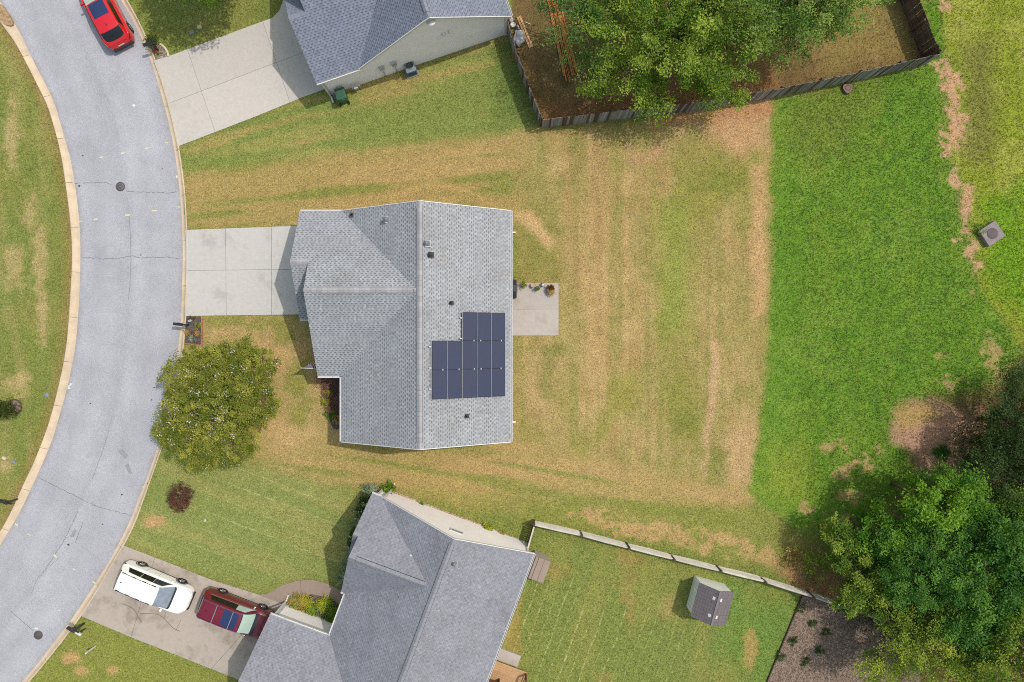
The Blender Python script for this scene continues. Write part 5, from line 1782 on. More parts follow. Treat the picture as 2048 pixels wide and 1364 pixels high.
def car(name, label, px, py, rz, stations, m_paint, opts):
    o = thing(name, label, 'car', (*g2(px, py), 0.035 if opts.get('drive') else -0.06), rz)
    ST = catmull([np.array(s) for s in stations], 4)
    G = []
    for x, w, zb, wb, wt, zt in ST:
        z0 = 0.24
        zt_ = max(zt, z0 + 0.15)
        zb_ = min(zb, zt_)
        z6 = zb_ + (zt_ - zb_) * 0.86
        sec = [(0, z0), (w * .86, z0), (w * .985, z0 + .10), (w, zb_ * .5 + z0 * .5), (w * .965, zb_), (wb, zb_ + (zt_ - zb_) * .06), (wt, z6), (wt * .80, zt_ - .012), (0, zt_ + .02)]
        c = catmull(sec, 4)
        G.append(np.c_[np.full(len(c), x), c])
    G = np.array(G)                       # (nx, nv, 3)
    nx_, nv = G.shape[:2]

    def sf(x, v, off=0.0):
        i = np.interp(x, ST[:, 0], np.arange(nx_))
        i0 = int(min(i, nx_ - 2))
        j = v * 4
        j0 = int(min(max(j, 0), nv - 2))
        fi, fj = i - i0, j - j0
        p = (G[i0, j0] * (1 - fi) + G[i0 + 1, j0] * fi) * (1 - fj) + (G[i0, j0 + 1] * (1 - fi) + G[i0 + 1, j0 + 1] * fi) * fj
        if off:
            du = G[i0 + 1, j0] - G[i0, j0]
            dv = G[i0, j0 + 1] - G[i0, j0]
            n_ = np.cross(du, dv)
            n_ /= np.linalg.norm(n_) + 1e-9
            p = p + n_ * off
        return p
    # probe direction of the outward normal
    t_ = sf(0.0, 3.0, 0.1)
    sg = 1 if t_[1] > sf(0.0, 3.0)[1] else -1
    V = np.concatenate([G, G[:, ::-1][:, 1:] * np.array([1, -1, 1])], 1)
    n2 = V.shape[1]
    ii = np.arange(nx_ * n2).reshape(nx_, n2)
    Q = np.stack([ii[:-1, :-1], ii[1:, :-1], ii[1:, 1:], ii[:-1, 1:]], -1).reshape(-1, 4)
    me_ = np_mesh('body', V.reshape(-1, 3), Q, True)
    body = link('body', me_, o, m_paint)
    MB().add([tuple(p) for p in V[0]], [tuple(range(n2))]).build('tail_panel', m_paint, o)
    MB().add([tuple(p) for p in V[-1]], [tuple(range(n2))]).build('nose_panel', m_paint, o)

    def patch(nm, m, corners, sides=(1, -1), off=0.008, nu=10, nv_=5, parent=None):
        """corners: (x, v) for low-rear, low-front, high-front, high-rear on the body surface"""
        (xa, va), (xb, vb), (xc, vc), (xd, vd) = corners
        for sd in sides:
            vs_, fs_ = [], []
            for a in range(nu + 1):
                for b_ in range(nv_ + 1):
                    s, t = a / nu, b_ / nv_
                    x = (xa * (1 - s) + xb * s) * (1 - t) + (xd * (1 - s) + xc * s) * t
                    v = (va * (1 - s) + vb * s) * (1 - t) + (vd * (1 - s) + vc * s) * t
                    p = sf(x, v, off * sg)
                    vs_.append((p[0], p[1] * sd, p[2]))
            for a in range(nu):
                for b_ in range(nv_):
                    k = a * (nv_ + 1) + b_
                    fs_.append((k, k + nv_ + 1, k + nv_ + 2, k + 1))
            MB().add(vs_, fs_, True).build(nm, m, parent or o)

    def across(nm, m, x0, x1, v0, off=0.008, v0b=None, bow=0.0, nu=8, nw=16):
        """glass spanning the car from side to side between stations x0 and x1"""
        vs_, fs_ = [], []
        for a in range(nu + 1):
            s = a / nu
            ve = v0 + ((v0b if v0b is not None else v0) - v0) * s
            for b_ in range(nw + 1):
                t = b_ / nw * 2 - 1
                v = 8 - (8 - ve) * abs(t)
                p = sf(x0 + (x1 - x0) * s + bow * (1 - t * t), min(v, 7.999), off * sg)
                vs_.append((p[0], p[1] * (1 if t >= 0 else -1), p[2]))
        for a in range(nu):
            for b_ in range(nw):
                k = a * (nw + 1) + b_
                fs_.append((k, k + nw + 1, k + nw + 2, k + 1))
        return MB().add(vs_, fs_, True).build(nm, m, o)
    f = opts
    across('windscreen', f.get('screen', M_CARGLASS), *f['ws'], 6.25, bow=0.06, v0b=5.75)
    across('rear_window', M_DARKGLASS, *f['rw'], 6.1, bow=f.get('rbow', -0.05), v0b=6.55)
    across('windscreen_edge', M_BLACKP, f['ws'][1] - .02, f['ws'][1] + .10, 5.8, off=0.011, bow=0.07, nu=2)
    x0, x1 = f['sw']
    xs_ = np.linspace(x0, x1, 4)
    patch('side_window', M_DARKGLASS, ((x0 - .10, 5.12), (x0 + (x1 - x0) * .332, 5.12), (x0 + (x1 - x0) * .332, 5.86), (x0 + .12, 5.82)))
    patch('side_window', M_DARKGLASS, ((x0 + (x1 - x0) * .34, 5.12), (x0 + (x1 - x0) * .642, 5.12), (x0 + (x1 - x0) * .642, 5.86), (x0 + (x1 - x0) * .34, 5.86)))
    patch('side_window', f.get('front_glass', M_CARGLASS), ((x0 + (x1 - x0) * .65, 5.12), (x1 + .14, 5.10), (x1 - .34, 5.85), (x0 + (x1 - x0) * .65, 5.86)))
    if f.get('chrome'):
        patch('window_trim', M_CHROME, ((x0 - .14, 5.0), (x1 + .2, 5.0), (x1 + .2, 5.1), (x0 - .14, 5.1)), off=.012, nu=12, nv_=1)
        patch('sill_trim', M_CHROME, ((-.95, 2.35), (.95, 2.35), (.95, 2.5), (-.95, 2.5)), off=.012, nu=8, nv_=1)
    for xd in (x0 + (x1 - x0) * .33, x0 + (x1 - x0) * .64, x1 + .12):
        patch('door_seam', M_BLACKP, ((xd, 2.3), (xd + .012, 2.3), (xd + .012, 5.0), (xd, 5.0)), off=.004, nu=1, nv_=8)
    for xd in (x0 + (x1 - x0) * .38, x0 + (x1 - x0) * .70):
        patch('door_handle', M_CHROME if f.get('chrome') else m_paint, ((xd - .1, 4.25), (xd + .1, 4.25), (xd + .1, 4.4), (xd - .1, 4.4)), off=.03, nu=3, nv_=1)
    patch('sill', M_BLACKP, ((-1.0, 1.1), (1.0, 1.1), (1.0, 2.0), (-1.0, 2.0)), off=.008, nu=8, nv_=3)
    xr, xf = ST[0, 0], ST[-1, 0]
    patch('tail_lamp', M_TAIL, ((xr + .05, 3.5), (xr + .30, 3.9), (xr + .26, 4.7), (xr + .08, 4.7)), off=.008, nu=4, nv_=4)
    patch('head_lamp', M_HEAD, ((xf - .42, 4.2), (xf - .10, 4.2), (xf - .12, 5.2), (xf - .36, 5.0)), off=.008, nu=4, nv_=4)
    MB().box((xr - .005, 0, .72), (.02, .42, .13), 0, 0, R(-8)).build('number_plate', M_PLATE, o)
    MB().box((xr + .05, 0, .42), (.22, 1.35, .24)).build('rear_bumper', f.get('bumper', M_BLACKP), o, .05)
    MB().box((xf - .06, 0, .38), (.2, 1.2, .22)).build('front_grille', M_BLACKP, o, .04)
    if f.get('roof_glass'):
        across('sunroof', f.get('roof_m', M_DARKGLASS), *f['roof_glass'], 7.05, off=.006)
    if f.get('sunshade'):
        across('sunshade', f['sunshade'], f['ws'][0] + .06, f['ws'][1] - .08, 6.5, off=.014, bow=.05)
    if f.get('rails'):
        for sd in (1, -1):
            pts = [sf(x, 6.7) for x in np.linspace(*f['rails'], 6)]
            MB().tube([(p[0], p[1] * sd, p[2] + .045) for p in pts], .018, 6).build('roof_rail', f.get('rail_m', M_BLACKP), o)
            for q in (0.04, 0.35, 0.66, 0.96) if not f.get('bars') else (0.03, 0.5, 0.97):
                p = sf(f['rails'][0] + (f['rails'][1] - f['rails'][0]) * q, 6.7)
                MB().box((p[0], p[1] * sd, p[2] + .02), (.26, .045, .06)).build('rail_foot', M_BLACKP if not f.get('bars') else f['rail_m'], o)
    for xb_ in f.get('bars', ()):
        p = sf(xb_, 6.7)
        MB().beam((xb_, -p[1], p[2] + .07), (xb_, p[1], p[2] + .07), .05, .025).build('crossbar', M_GALV, o)
    if f.get('ribs'):
        for k in range(5):
            y_ = -.42 + k * .21
            MB().beam((-1.95, y_, sf(-1.95, 7.6)[2] + .012), (-.62, y_, sf(-.62, 7.6)[2] + .012), .03, .012).build('roof_rib', m_paint, o)
    MB().box((f['fin'], 0, sf(f['fin'], 7.99)[2] + .03), (.16, .04, .07), taper=.4).build('antenna_fin', M_BLACKP, o)
    for sd in (1, -1):
        p = sf(x1 + .02, 5.05)
        mr = MB().box((p[0], (p[1] + .14) * sd, p[2] + .06), (.13, .22, .15), taper=.85).build('mirror', f.get('mirror', m_paint), o, .03)
        for xw in f['wheels']:
            yy = .80
            cyl = []
            prof = [(.17, .0), (.30, -.02), (.335, .03), (.345, .1), (.335, .19), (.30, .23), (.20, .235)]
            mbw = MB().lathe([(r_, 0) for r_, _ in prof], (0, 0, 0), 28)
            vs_ = []
            for r_, d_ in prof:
                for k in range(28):
                    t = 2 * math.pi * k / 28
                    vs_.append((xw + r_ * math.cos(t), sd * (yy - .08 + d_), .345 + r_ * math.sin(t)))
            w_ = MB()
            w_.add(vs_, [(i * 28 + k, i * 28 + (k + 1) % 28, (i + 1) * 28 + (k + 1) % 28, (i + 1) * 28 + k) for i in range(len(prof) - 1) for k in range(28)], True)
            wh = w_.build('wheel', M_TYRE, o)
            rim = MB()
            yo = sd * (yy + .135)
            ring = [(xw + r_ * math.cos(2 * math.pi * k / 28), yo, .345 + r_ * math.sin(2 * math.pi * k / 28)) for r_ in (.20, .225) for k in range(28)]
            rim.add(ring, [(k, (k + 1) % 28, 28 + (k + 1) % 28, 28 + k) for k in range(28)])
            for k in range(5):
                t = 2 * math.pi * k / 5 + .3
                rim.beam((xw, yo, .345), (xw + .21 * math.cos(t), yo, .345 + .21 * math.sin(t)), .03, .065, (math.sin(t), 0, -math.cos(t)))
            rim.build('rim', M_RIM, wh)
            MB().add([(xw + .19 * math.cos(2 * math.pi * k / 20), sd * (yy + .10), .345 + .19 * math.sin(2 * math.pi * k / 20)) for k in range(20)], [tuple(range(20))]).build('brake', M_BLACKP, wh)
            # dark wheel arch lip
            arc = [(xw + r_ * math.cos(t), 0, .345 + r_ * math.sin(t)) for r_ in (.36, .41) for t in np.linspace(-.2, math.pi + .2, 18)]
            ys_ = [sd * (np.interp(p[0], ST[:, 0], ST[:, 1]) + .006) for p in arc]
            MB().add([(p[0], y_, p[2]) for p, y_ in zip(arc, ys_)], [(k, k + 1, 18 + k + 1, 18 + k) for k in range(17)]).build('wheel_arch', M_BLACKP, o)
    return o


M_SHADE = mat('mint_sunshade', A(196, 222, 214), 0.5, 0.06, 3)
M_SKYGLASS = mat('sky_reflect_screen', A(150, 160, 178), 0.08, 0.3, 2.2, spec=0.7)  # reflected sky painted in as the windscreen's blue-grey base colour
M_ROOFGLASS = mat('blue_roof_glass', A(48, 62, 108), 0.06, 0.1, 1, spec=0.6)
car('parked_car', 'bright red car with glass roof parked along the kerb', 221, 36, R(118), HATCH_ST, paint_mat('paint_red', A(236, 14, 40)),
    dict(ws=(.42, 1.2), rw=(-1.44, -1.92), sw=(-1.42, .98), roof_glass=(-.62, .40), roof_m=M_ROOFGLASS, wheels=(-1.32, 1.33), rbow=-0.13, fin=-1.2, screen=M_SHADE, bumper=M_BLACKP))
car('parked_car', 'white SUV with black roof rails on the stained driveway', 320, 1168, R(-23), SUV_ST, paint_mat('paint_white', A(255, 255, 255, 1.32)),
    dict(ws=(.55, 1.30), rw=(-1.98, -2.26), sw=(-1.72, 1.0), rails=(-1.85, .35), wheels=(-1.40, 1.36), fin=-1.75, screen=M_SKYGLASS, drive=1))
car('parked_car', 'dark red SUV with roof rack nosed up to the slate grey house', 481, 1220, R(-21.2), SUV_ST, paint_mat('paint_maroon', A(128, 16, 46)),
    dict(ws=(.55, 1.30), rw=(-1.98, -2.26), sw=(-1.72, 1.0), rails=(-1.9, .5), bars=(-1.05, .02), roof_glass=(-.55, .42), roof_m=M_ROOFGLASS, sunshade=M_SHADE, front_glass=M_SHADE, ribs=1, chrome=1, wheels=(-1.40, 1.36), fin=-1.6, rail_m=mat('rack_grey', A(112, 100, 128), .4), mirror=M_CHROME, drive=1, bumper=mat('bumper_grey', A(132, 126, 128), .5)))

# ================================================================== FENCES
M_PICK = []
for nm_, c in (('picket_grey', (152, 150, 152)), ('picket_silver', (176, 174, 176)), ('picket_dark', (108, 92, 84)), ('picket_brown', (130, 104, 90))):
    M_PICK.append(mat(nm_, A(*c), 0.9, 0.18, 2, 30, 0.25, rand=0.22, stretch=((2, 2, 0.3), (0, 0, 0))))
M_POSTW = mat('post_wood', A(120, 98, 80), 0.9, 0.2, 4)


def picket_mesh(m):
    mb_ = MB()
    w, h, t = 0.1435, 1.8, 0.02
    pts = [(-w / 2, 0), (w / 2, 0), (w / 2, h - .04), (w / 2 - .035, h), (-w / 2 + .035, h), (-w / 2, h - .04)]
    mb_.add([(x, -t / 2, z) for x, z in pts] + [(x, t / 2, z) for x, z in pts], [tuple(range(6)), tuple(reversed(range(6, 12)))] + [(i, 6 + i, 6 + (i + 1) % 6, (i + 1) % 6) for i in range(6)])
    me_ = mb_.mesh('picket')
    me_.materials.append(m)
    return me_


PM = [picket_mesh(m) for m in M_PICK]


def picket_fence(label, pts, side, weights, seed):
    g_ = random.Random(seed)
    P_ = np.array([g2(*p) for p in pts])
    o = thing('picket_fence', label, 'fence', (*P_[0], 0))
    l = resample(P_, 0.144)
    for i in range(len(l) - 1):
        d = l[i + 1] - l[i]
        c = (l[i] + l[i + 1]) / 2
        q = link('picket', g_.choices(PM, weights)[0], o)
        nrm = np.array([-d[1], d[0]]) / np.linalg.norm(d)
        q.location = (c[0] - P_[0][0] + nrm[0] * .03 * side, c[1] - P_[0][1] + nrm[1] * .03 * side, g_.uniform(-.03, .01))
        q.rotation_euler = (g_.uniform(-.02, .02), g_.uniform(-.012, .012), math.atan2(d[1], d[0]))
    for a, b in zip(P_[:-1], P_[1:]):
        nrm = np.array([-(b - a)[1], (b - a)[0]]) / np.linalg.norm(b - a)
        for z in (0.3, 0.95, 1.55):
            MB().beam((*(a - P_[0] - nrm * .02 * side), z), (*(b - P_[0] - nrm * .02 * side), z), .04, .09).build('rail', M_POSTW, o)
    lp_ = resample(P_, 2.4)
    for p in lp_:
        j = np.argmin(((l - p) ** 2).sum(1))
        d = l[min(j + 1, len(l) - 1)] - l[max(j - 1, 0)]
        nrm = np.array([-d[1], d[0]]) / np.linalg.norm(d)
        MB().box((*(p - P_[0] - nrm * .09 * side), .88), (.09, .09, 1.76), math.atan2(d[1], d[0])).build('post', M_POSTW, o)
    return o


picket_fence('weathered grey picket fence between the dry lawn and the leafy yard', [(1083, 255), (1384, 221), (1536, 196), (1721, 158), (1851, 128)], -1, (5, 4, 2, 1), 1)
picket_fence('weathered picket fence running from the north house to the fence corner', [(1082, 252), (1066, 213), (1050, 171), (1035, 130), (1024, 95), (1015, 62)], 1, (4, 3, 3, 1), 2)
picket_fence('dark brown picket fence seen from its rail side beside the lush strip', [(1851, 124), (1838, 106), (1818, 52), (1798, -2), (1775, -66)], -1, (0, 0, 4, 3), 3)

# split rail fence
M_SPLIT = mat('split_rail', A(222, 214, 204), 0.9, 0.14, 1.5, 30, 0.2, rand=0.10, bmp=0.3)
M_SPLITP = mat('split_post', A(98, 78, 66), 0.9, 0.2, 3, 25, 0.2)
RP = [(1067, 1040), (1160, 1061.5), (1252, 1085), (1340, 1108), (1431, 1130), (1518, 1152), (1612, 1181), (1703, 1212), (1772, 1234)]
RF = thing('rail_fence', 'pale split rail fence with dark posts along the south garden', 'fence', (*g2(*RP[0]), 0))
g_ = random.Random(9)
for i, p in enumerate(RP):
    x, y = Vector(g2(*p)) - Vector(RF.location[:2])
    MB().box((x, y, .66), (.13, .11, 1.42), -.24, g_.uniform(-.03, .03), g_.uniform(-.03, .03)).build('post', M_SPLITP, RF, .01)
    if i < len(RP) - 1:
        x2, y2 = Vector(g2(*RP[i + 1])) - Vector(RF.location[:2])
        for z in (.28, .58, .88, 1.17):
            a, b = Vector((x, y, z + g_.uniform(-.03, .03))), Vector((x2, y2, z + g_.uniform(-.03, .03)))
            d = (b - a).normalized()
            off = Vector((-d.y, d.x, 0)) * .045 * (1 if i % 2 else -1)
            pts = [a - d * .08 + off * .3, a + d * .3 + off * .2, a.lerp(b, .5), b - d * .3 - off * .2, b + d * .08 - off * .3]
            MB().tube(pts, [.035, .068, .085, .068, .035], 6, True, False).build('rail', M_SPLIT, RF)
# short picket screen from the rail fence to the house
SG = thing('picket_gate', 'short slatted picket panel between rail fence and cream gable', 'gate', (*g2(1066, 1044), 0))
a, b = Vector((0, 0)), Vector(g2(1052, 1092)) - Vector(g2(1066, 1044))
nS = 12
for i in range(nS):
    p = a.lerp(b, (i + .5) / nS)
    MB().box((p.x, p.y, .62), (.085, .022, 1.2), math.atan2(b.y, b.x)).build('picket', M_SPLITP, SG)
for z, m in ((.3, M_SPLITP), (1.0, M_SPLITP), (1.235, M_SPLIT)):
    MB().beam((a.x + .03, a.y, z), (b.x + .03, b.y, z), .05 if z < 1.2 else .09, .08 if z < 1.2 else .03).build('rail', m, SG)

# ================================================================== MAILBOXES AND STREET THINGS
M_BLACK = mat('black_paint', A(48, 52, 60), 0.35, 0.1, 4, spec=0.5)
M_WHITE = mat('white_plastic', A(240, 240, 240), 0.5, 0.05, 4)
M_GREY = mat('grey_plastic', A(150, 154, 160), 0.6, 0.1, 4)
M_CREAM = mat('cream_plastic', A(226, 214, 180), 0.6, 0.1, 4)
M_RED = mat('red_plastic', A(176, 40, 40), 0.5, 0.1, 4)
M_TERRA = mat('terracotta', A(176, 116, 86), 0.8, 0.15, 6)


def mailbox(label, px, py, ang, m_post=M_BLACK, z=1.12, m=M_BLACK, twin=False, off=0.14):
    w = gp(px, py, z)
    o = thing('mailbox', label, 'mailbox', (w.x, w.y, 0), ang)
    MB().box((off, 0, z * .5 - .03), (.10, .10, z)).build('post', m_post, o, .008)
    MB().beam((-.1, 0, z - .1), (off + .32, 0, z - .1), .08, .08).build('arm', m_post, o)
    MB().beam((off, 0, z - .5), (off - .24, 0, z - .12), .05, .05).build('brace', m_post, o)
    b_ = MB()
    pr = [(-.09, 0)] + [(-.09 * math.cos(t), .11 + .09 * math.sin(t)) for t in np.linspace(0, math.pi, 10)] + [(.09, 0)]
    n_ = len(pr)
    b_.add([(x, y, z - .05 + q) for x in (-.27, .25) for y, q in pr], [tuple(reversed(range(n_))), tuple(range(n_, 2 * n_))] + [(i, (i + 1) % n_, n_ + (i + 1) % n_, n_ + i) for i in range(n_)])
    bx_ = b_.build('box', m, o)
    MB().box((-.277, 0, z + .04), (.014, .17, .19)).build('door', m, bx_)
    MB().box((.05, .1, z + .12), (.16, .012, .045)).build('flag', M_RED, bx_)
    return o


mailbox('black mailbox beside the red car and gravel bed', 296, 88, R(17))
mailbox('black mailbox over the brick-edged bed at the main driveway', 357, 648.5, R(-6))
mailbox('black mailbox with white newspaper slot at the stained driveway', 143, 1259, R(-30), z=1.2)
mailbox('dark mailbox with grey newspaper box across the street', 8, 1004, R(-20), z=1.1)
w = gp(151, 1264, 1.0)
np_ = thing('newspaper_box', 'white newspaper tube below the mailbox at the stained driveway', 'newspaper tube', (w.x + .05, w.y - .02, 0), R(-30))
MB().box((0.1, -.12, .80), (.4, .14, .16)).build('tube', M_WHITE, np_, .02)
MB().box((0.1, -.10, .36), (.05, .05, .74)).build('stake', M_BLACK, np_)

# white marker post
o = thing('marker_post', 'white plastic marker post standing on the small lawn', 'post', (*g2(190, 1293), 0))
MB().lathe([(.055, -.1), (.055, 1.0), (.05, 1.05), (.03, 1.08), (0, 1.085)], (0, 0, 0), 14).build('tube', M_WHITE, o)
MB().lathe([(.062, .78), (.062, .86)], (0, 0, 0), 14).build('band', mat('marker_band', A(200, 214, 210), .5), o)
# thin white stake by the crape myrtle
p0, p1 = gp(322, 879, .05), gp(300, 868, .75)
o = thing('marker_stake', 'thin white stake leaning over the kerb beside the crape myrtle', 'stake', p0)
MB().tube([(0, 0, -.15), p1 - p0], .025, 7).build('rod', M_WHITE, o)
MB().lathe([(.034, 0), (.034, .07), (0, .08)], p1 - p0, 8).build('cap', M_WHITE, o)


def manhole(label, px, py, r, m1, m2):
    x, y, z = on_road(px, py, 0.0)
    o = thing('manhole_cover', label, 'manhole cover', (x, y, z))
    MB().lathe([(r * .86, .006), (r, .012), (r * 1.02, -.03)], (0, 0, 0), 30).build('frame', m1, o)
    lid = MB().lathe([(0, .010), (r * .84, .010), (r * .86, -.02)], (0, 0, 0), 30).build('lid', m2, o)
    rb = MB()
    for k in range(12):
        t = 2 * math.pi * k / 12
        rb.beam((r * .25 * math.cos(t), r * .25 * math.sin(t), .013), (r * .76 * math.cos(t), r * .76 * math.sin(t), .013), r * .07, .01)
    for q in (.2, .5, .8):
        rb.lathe([(r * q - .012, .010), (r * q - .008, .019), (r * q + .008, .019), (r * q + .012, .010)], (0, 0, 0), 24)
    rb.build('ribs', m1, lid)


M_IRON = mat('cast_iron', A(92, 90, 94), 0.7, 0.15, 8)
M_IRON2 = mat('cast_iron_lid', A(140, 136, 138), 0.7, 0.15, 8)
M_IRON3 = mat('rusty_iron', A(120, 112, 106), 0.8, 0.2, 8)
manhole('round iron manhole cover in the street by a crack', 240, 373, .30, M_IRON, M_IRON2)
manhole('round brownish manhole cover in the street near the stained driveway', 75, 1271, .29, M_IRON, M_IRON3)
manhole('tiny valve cover beside the kerb crack', 157, 371, .07, M_IRON, M_IRON)


def ground_box(name, label, px, py, sx, sy, h, rz, m, lid=True, round_=False):
    o = thing(name, label, 'utility box', (*g2(px, py), 0), rz)
    if round_:
        MB().lathe([(sx * .5, -.02), (sx * .5, h), (sx * .44, h + .015), (0, h + .015)], (0, 0, 0), 20).build('cover', m, o)
        MB().lathe([(sx * .5, -.02), (sx * .56, h * .6), (sx * .58, -.02)], (0, 0, 0), 20).build('rim', M_GREY, o)
    else:
        MB().box((0, 0, h / 2 - .02), (sx, sy, h + .04)).build('body', m, o, .012)
        MB().box((0, 0, h + .012), (sx * .86, sy * .86, .02)).build('lid', m, o, .006)


ground_box('utility_box', 'grey utility box sunk in the lawn by the red car', 384, 65, .34, .26, .05, R(20), M_GREY)
ground_box('utility_box', 'cream utility box on the lawn by the red car', 400, 55, .28, .22, .12, R(20), M_CREAM)
ground_box('utility_box', 'round grey meter lid on the verge across the street', 93, 790, .30, .3, .03, 0, M_GREY, round_=True)
ground_box('utility_box', 'small cream box on the verge across the street', 10, 916, .26, .2, .12, R(-25), M_CREAM)
ground_box('utility_box', 'small grey lid on the verge across the street', 27, 923, .24, .18, .03, R(-25), M_GREY)
ground_box('utility_box', 'small pale round lid on the striped front lawn', 410, 1041, .18, .18, .03, 0, M_CREAM, round_=True)
ground_box('utility_box', 'pale grey meter lid at the edge of the crape myrtle', 362, 895, .28, .28, .03, 0, M_GREY, round_=True)

# concrete drain box and tree stump
M_DRAIN = mat('drain_concrete', A(160, 148, 152), 0.9, 0.16, 3, 25, 0.2, bmp=0.3)
o = thing('storm_drain', 'square concrete drain box with a dark round lid', 'drain', (*g2(1977.5, 468.5), 0), R(33))
MB().box((0, 0, .15), (1.24, 1.2, .42)).build('slab', M_DRAIN, o, .02)
MB().lathe([(0, .385), (.34, .385), (.36, .37), (.36, .34)], (0, 0, 0), 28).build('lid', mat('drain_lid', A(116, 104, 106), .85, .15, 4), o)
M_STUMP = mat('stump_wood', A(150, 124, 116), 0.9, 0.2, 5, 40, 0.2)
o = thing('tree_stump', 'low round sawn stump by the picket fence', 'stump', (*g2(1693, 178), 0))
sp = MB()
prof = []
n_ = 18
rr_ = [0.31 * (1 + .1 * math.sin(3 * t) + .05 * random.random()) for t in np.linspace(0, 6.0, n_)]
vs = [(r_ * 1.15 * math.cos(2 * math.pi * k / n_), r_ * 1.15 * math.sin(2 * math.pi * k / n_), -.05) for k, r_ in enumerate(rr_)] + [(r_ * math.cos(2 * math.pi * k / n_), r_ * math.sin(2 * math.pi * k / n_), .2) for k, r_ in enumerate(rr_)]
sp.add(vs, [(k, (k + 1) % n_, n_ + (k + 1) % n_, n_ + k) for k in range(n_)])
sp.build('bark', M_BARK, o)
MB().add([(v[0] * .96, v[1] * .96, .202) for v in vs[n_:]], [tuple(range(n_))]).build('cut_face', M_STUMP, o)
MB().lathe([(.12, .204), (.13, .212), (.2, .212), (.21, .204)], (0.02, .01, 0), 16).build('ring', M_BARK, o)

# ================================================================== AROUND THE HOUSES
# air conditioner
o = thing('air_conditioner', 'grey outdoor air conditioner by the pale siding wall', 'air conditioner', (*g2(823, 142), 0), R(19))
MB().box((0, 0, .03), (.85, .85, .1)).build('pad', M_DRAIN, o)
M_AC = mat('ac_grey', A(142, 156, 164), 0.5, 0.08, 5)
MB().box((0, 0, .44), (.66, .72, .72)).build('cabinet', M_AC, o, .02)
fan = MB().lathe([(.27, .805), (.29, .82), (.29, .83), (.25, .83), (.25, .80)], (0, .08, 0), 24).build('fan_guard', M_GALV, o)
gr = MB()
for k in range(5):
    gr.lathe([(.04 + k * .045, .826), (.046 + k * .045, .832), (.052 + k * .045, .826)], (0, .08, 0), 20)
gr.build('grille', M_GREY, fan)
MB().lathe([(0, .803), (.25, .803)], (0, .08, 0), 20).build('fan', M_BLACKP, o)
for k in range(7):
    MB().box((0, -.367, .2 + k * .08), (.58, .014, .03)).build('louvre', mat('ac_dark', A(84, 100, 112), .5), o)
MB().tube([(.05, .36, .5), (.05, .6, .55), (.05, .72, .9)], .025, 7).build('pipe', M_BLACKP, o)
MB().box((.2, .62, .9), (.16, .1, .22)).build('switch_box', M_WHITE, o, .01)
# wheeled bin
M_BIN = mat('bin_green', A(62, 104, 84), 0.45, 0.08, 4, spec=0.4)
o = thing('wheeled_bin', 'dark green wheeled bin at the corner of the pale siding wall', 'bin', (*g2(688, 198), 0), R(14))
MB().box((0, 0, .52), (.56, .62, .96), taper=1.12).build('body', M_BIN, o, .03)
lid = MB().box((0, .0, 1.03), (.66, .76, .07), taper=.92).build('lid', M_BIN, o, .025)
MB().box((0, .02, 1.075), (.46, .44, .02)).build('lid_panel', M_BIN, lid, .01)
MB().tube([(-.24, -.40, .98), (.24, -.40, .98)], .02, 8).build('handle', M_BIN, o)
for s_ in (-1, 1):
    MB().lathe([(0, -.03), (.11, -.03), (.12, 0), (.11, .03), (0, .03)], (0, 0, 0), 16).build('wheel', M_TYRE, o)
    wobj = o.children[-1]
    wobj.rotation_euler = (0, R(90), 0)
    wobj.location = (s_ * .29, -.34, .13)
# splash block by the bin
MB().box((*g2(667, 189), .04), (.22, .7, .08), R(30)).build('splash_block', M_DRAIN)
props(bpy.data.objects['splash_block'], 'grey concrete splash block beside the green bin', 'splash block')

# boards, bag and bucket in the fenced yard
M_PINE = mat('pine_board', A(226, 178, 132), 0.8, 0.12, 2, 20, 0.12, rand=0.06, stretch=((2, 2, 2), (0, 0, 0)))
M_CEDAR = mat('orange_board', A(206, 130, 74), 0.8, 0.12, 2, 20, 0.12, rand=0.10)


def board(label, a, b, w, h, z, m, group):
    a, b = Vector(g2(*a)), Vector(g2(*b))
    d = b - a
    me_ = MB().box((0, 0, 0), (d.length, w, h)).mesh('board')
    o_ = link('board', me_, None, m)
    o_.location = (*((a + b) / 2), z)
    o_.rotation_euler = (0, 0, math.atan2(d.y, d.x))
    return props(o_, label, 'board', group)


for k in range(2):
    board(('pale pine board lying right beside the white bag', 'pale pine board on the far side of the white bag')[k], (1035 + k * 4.6, 35 - k * 2), (1060 + k * 4.6, 97 - k * 2), .13, .05, .04, M_PINE, 'pale pine boards')
board('short pale pine offcut on top of the pine boards', (1060, 82), (1063.5, 95), .14, .04, .087, M_PINE, None)
g_ = random.Random(4)
for k in range(5):
    dx = k * 4.0
    board('long orange boards in the left stack under the dark tree', (1088 + dx + g_.uniform(-1, 1), -30 + g_.uniform(-10, 10)), (1128 + dx * 1.0 + g_.uniform(-1, 1), 158 + g_.uniform(-8, 9)), .085, .06, .05, M_CEDAR, 'left stack of orange boards')
for k in range(3):
    dx = k * 3.7
    board('long orange boards in the right stack under the dark tree', (1104 + dx, -30 + g_.uniform(-10, 10)), (1148 + dx + g_.uniform(-1, 1), 149 + g_.uniform(-3, 3)), .085, .06, .05, M_CEDAR, 'right stack of orange boards')
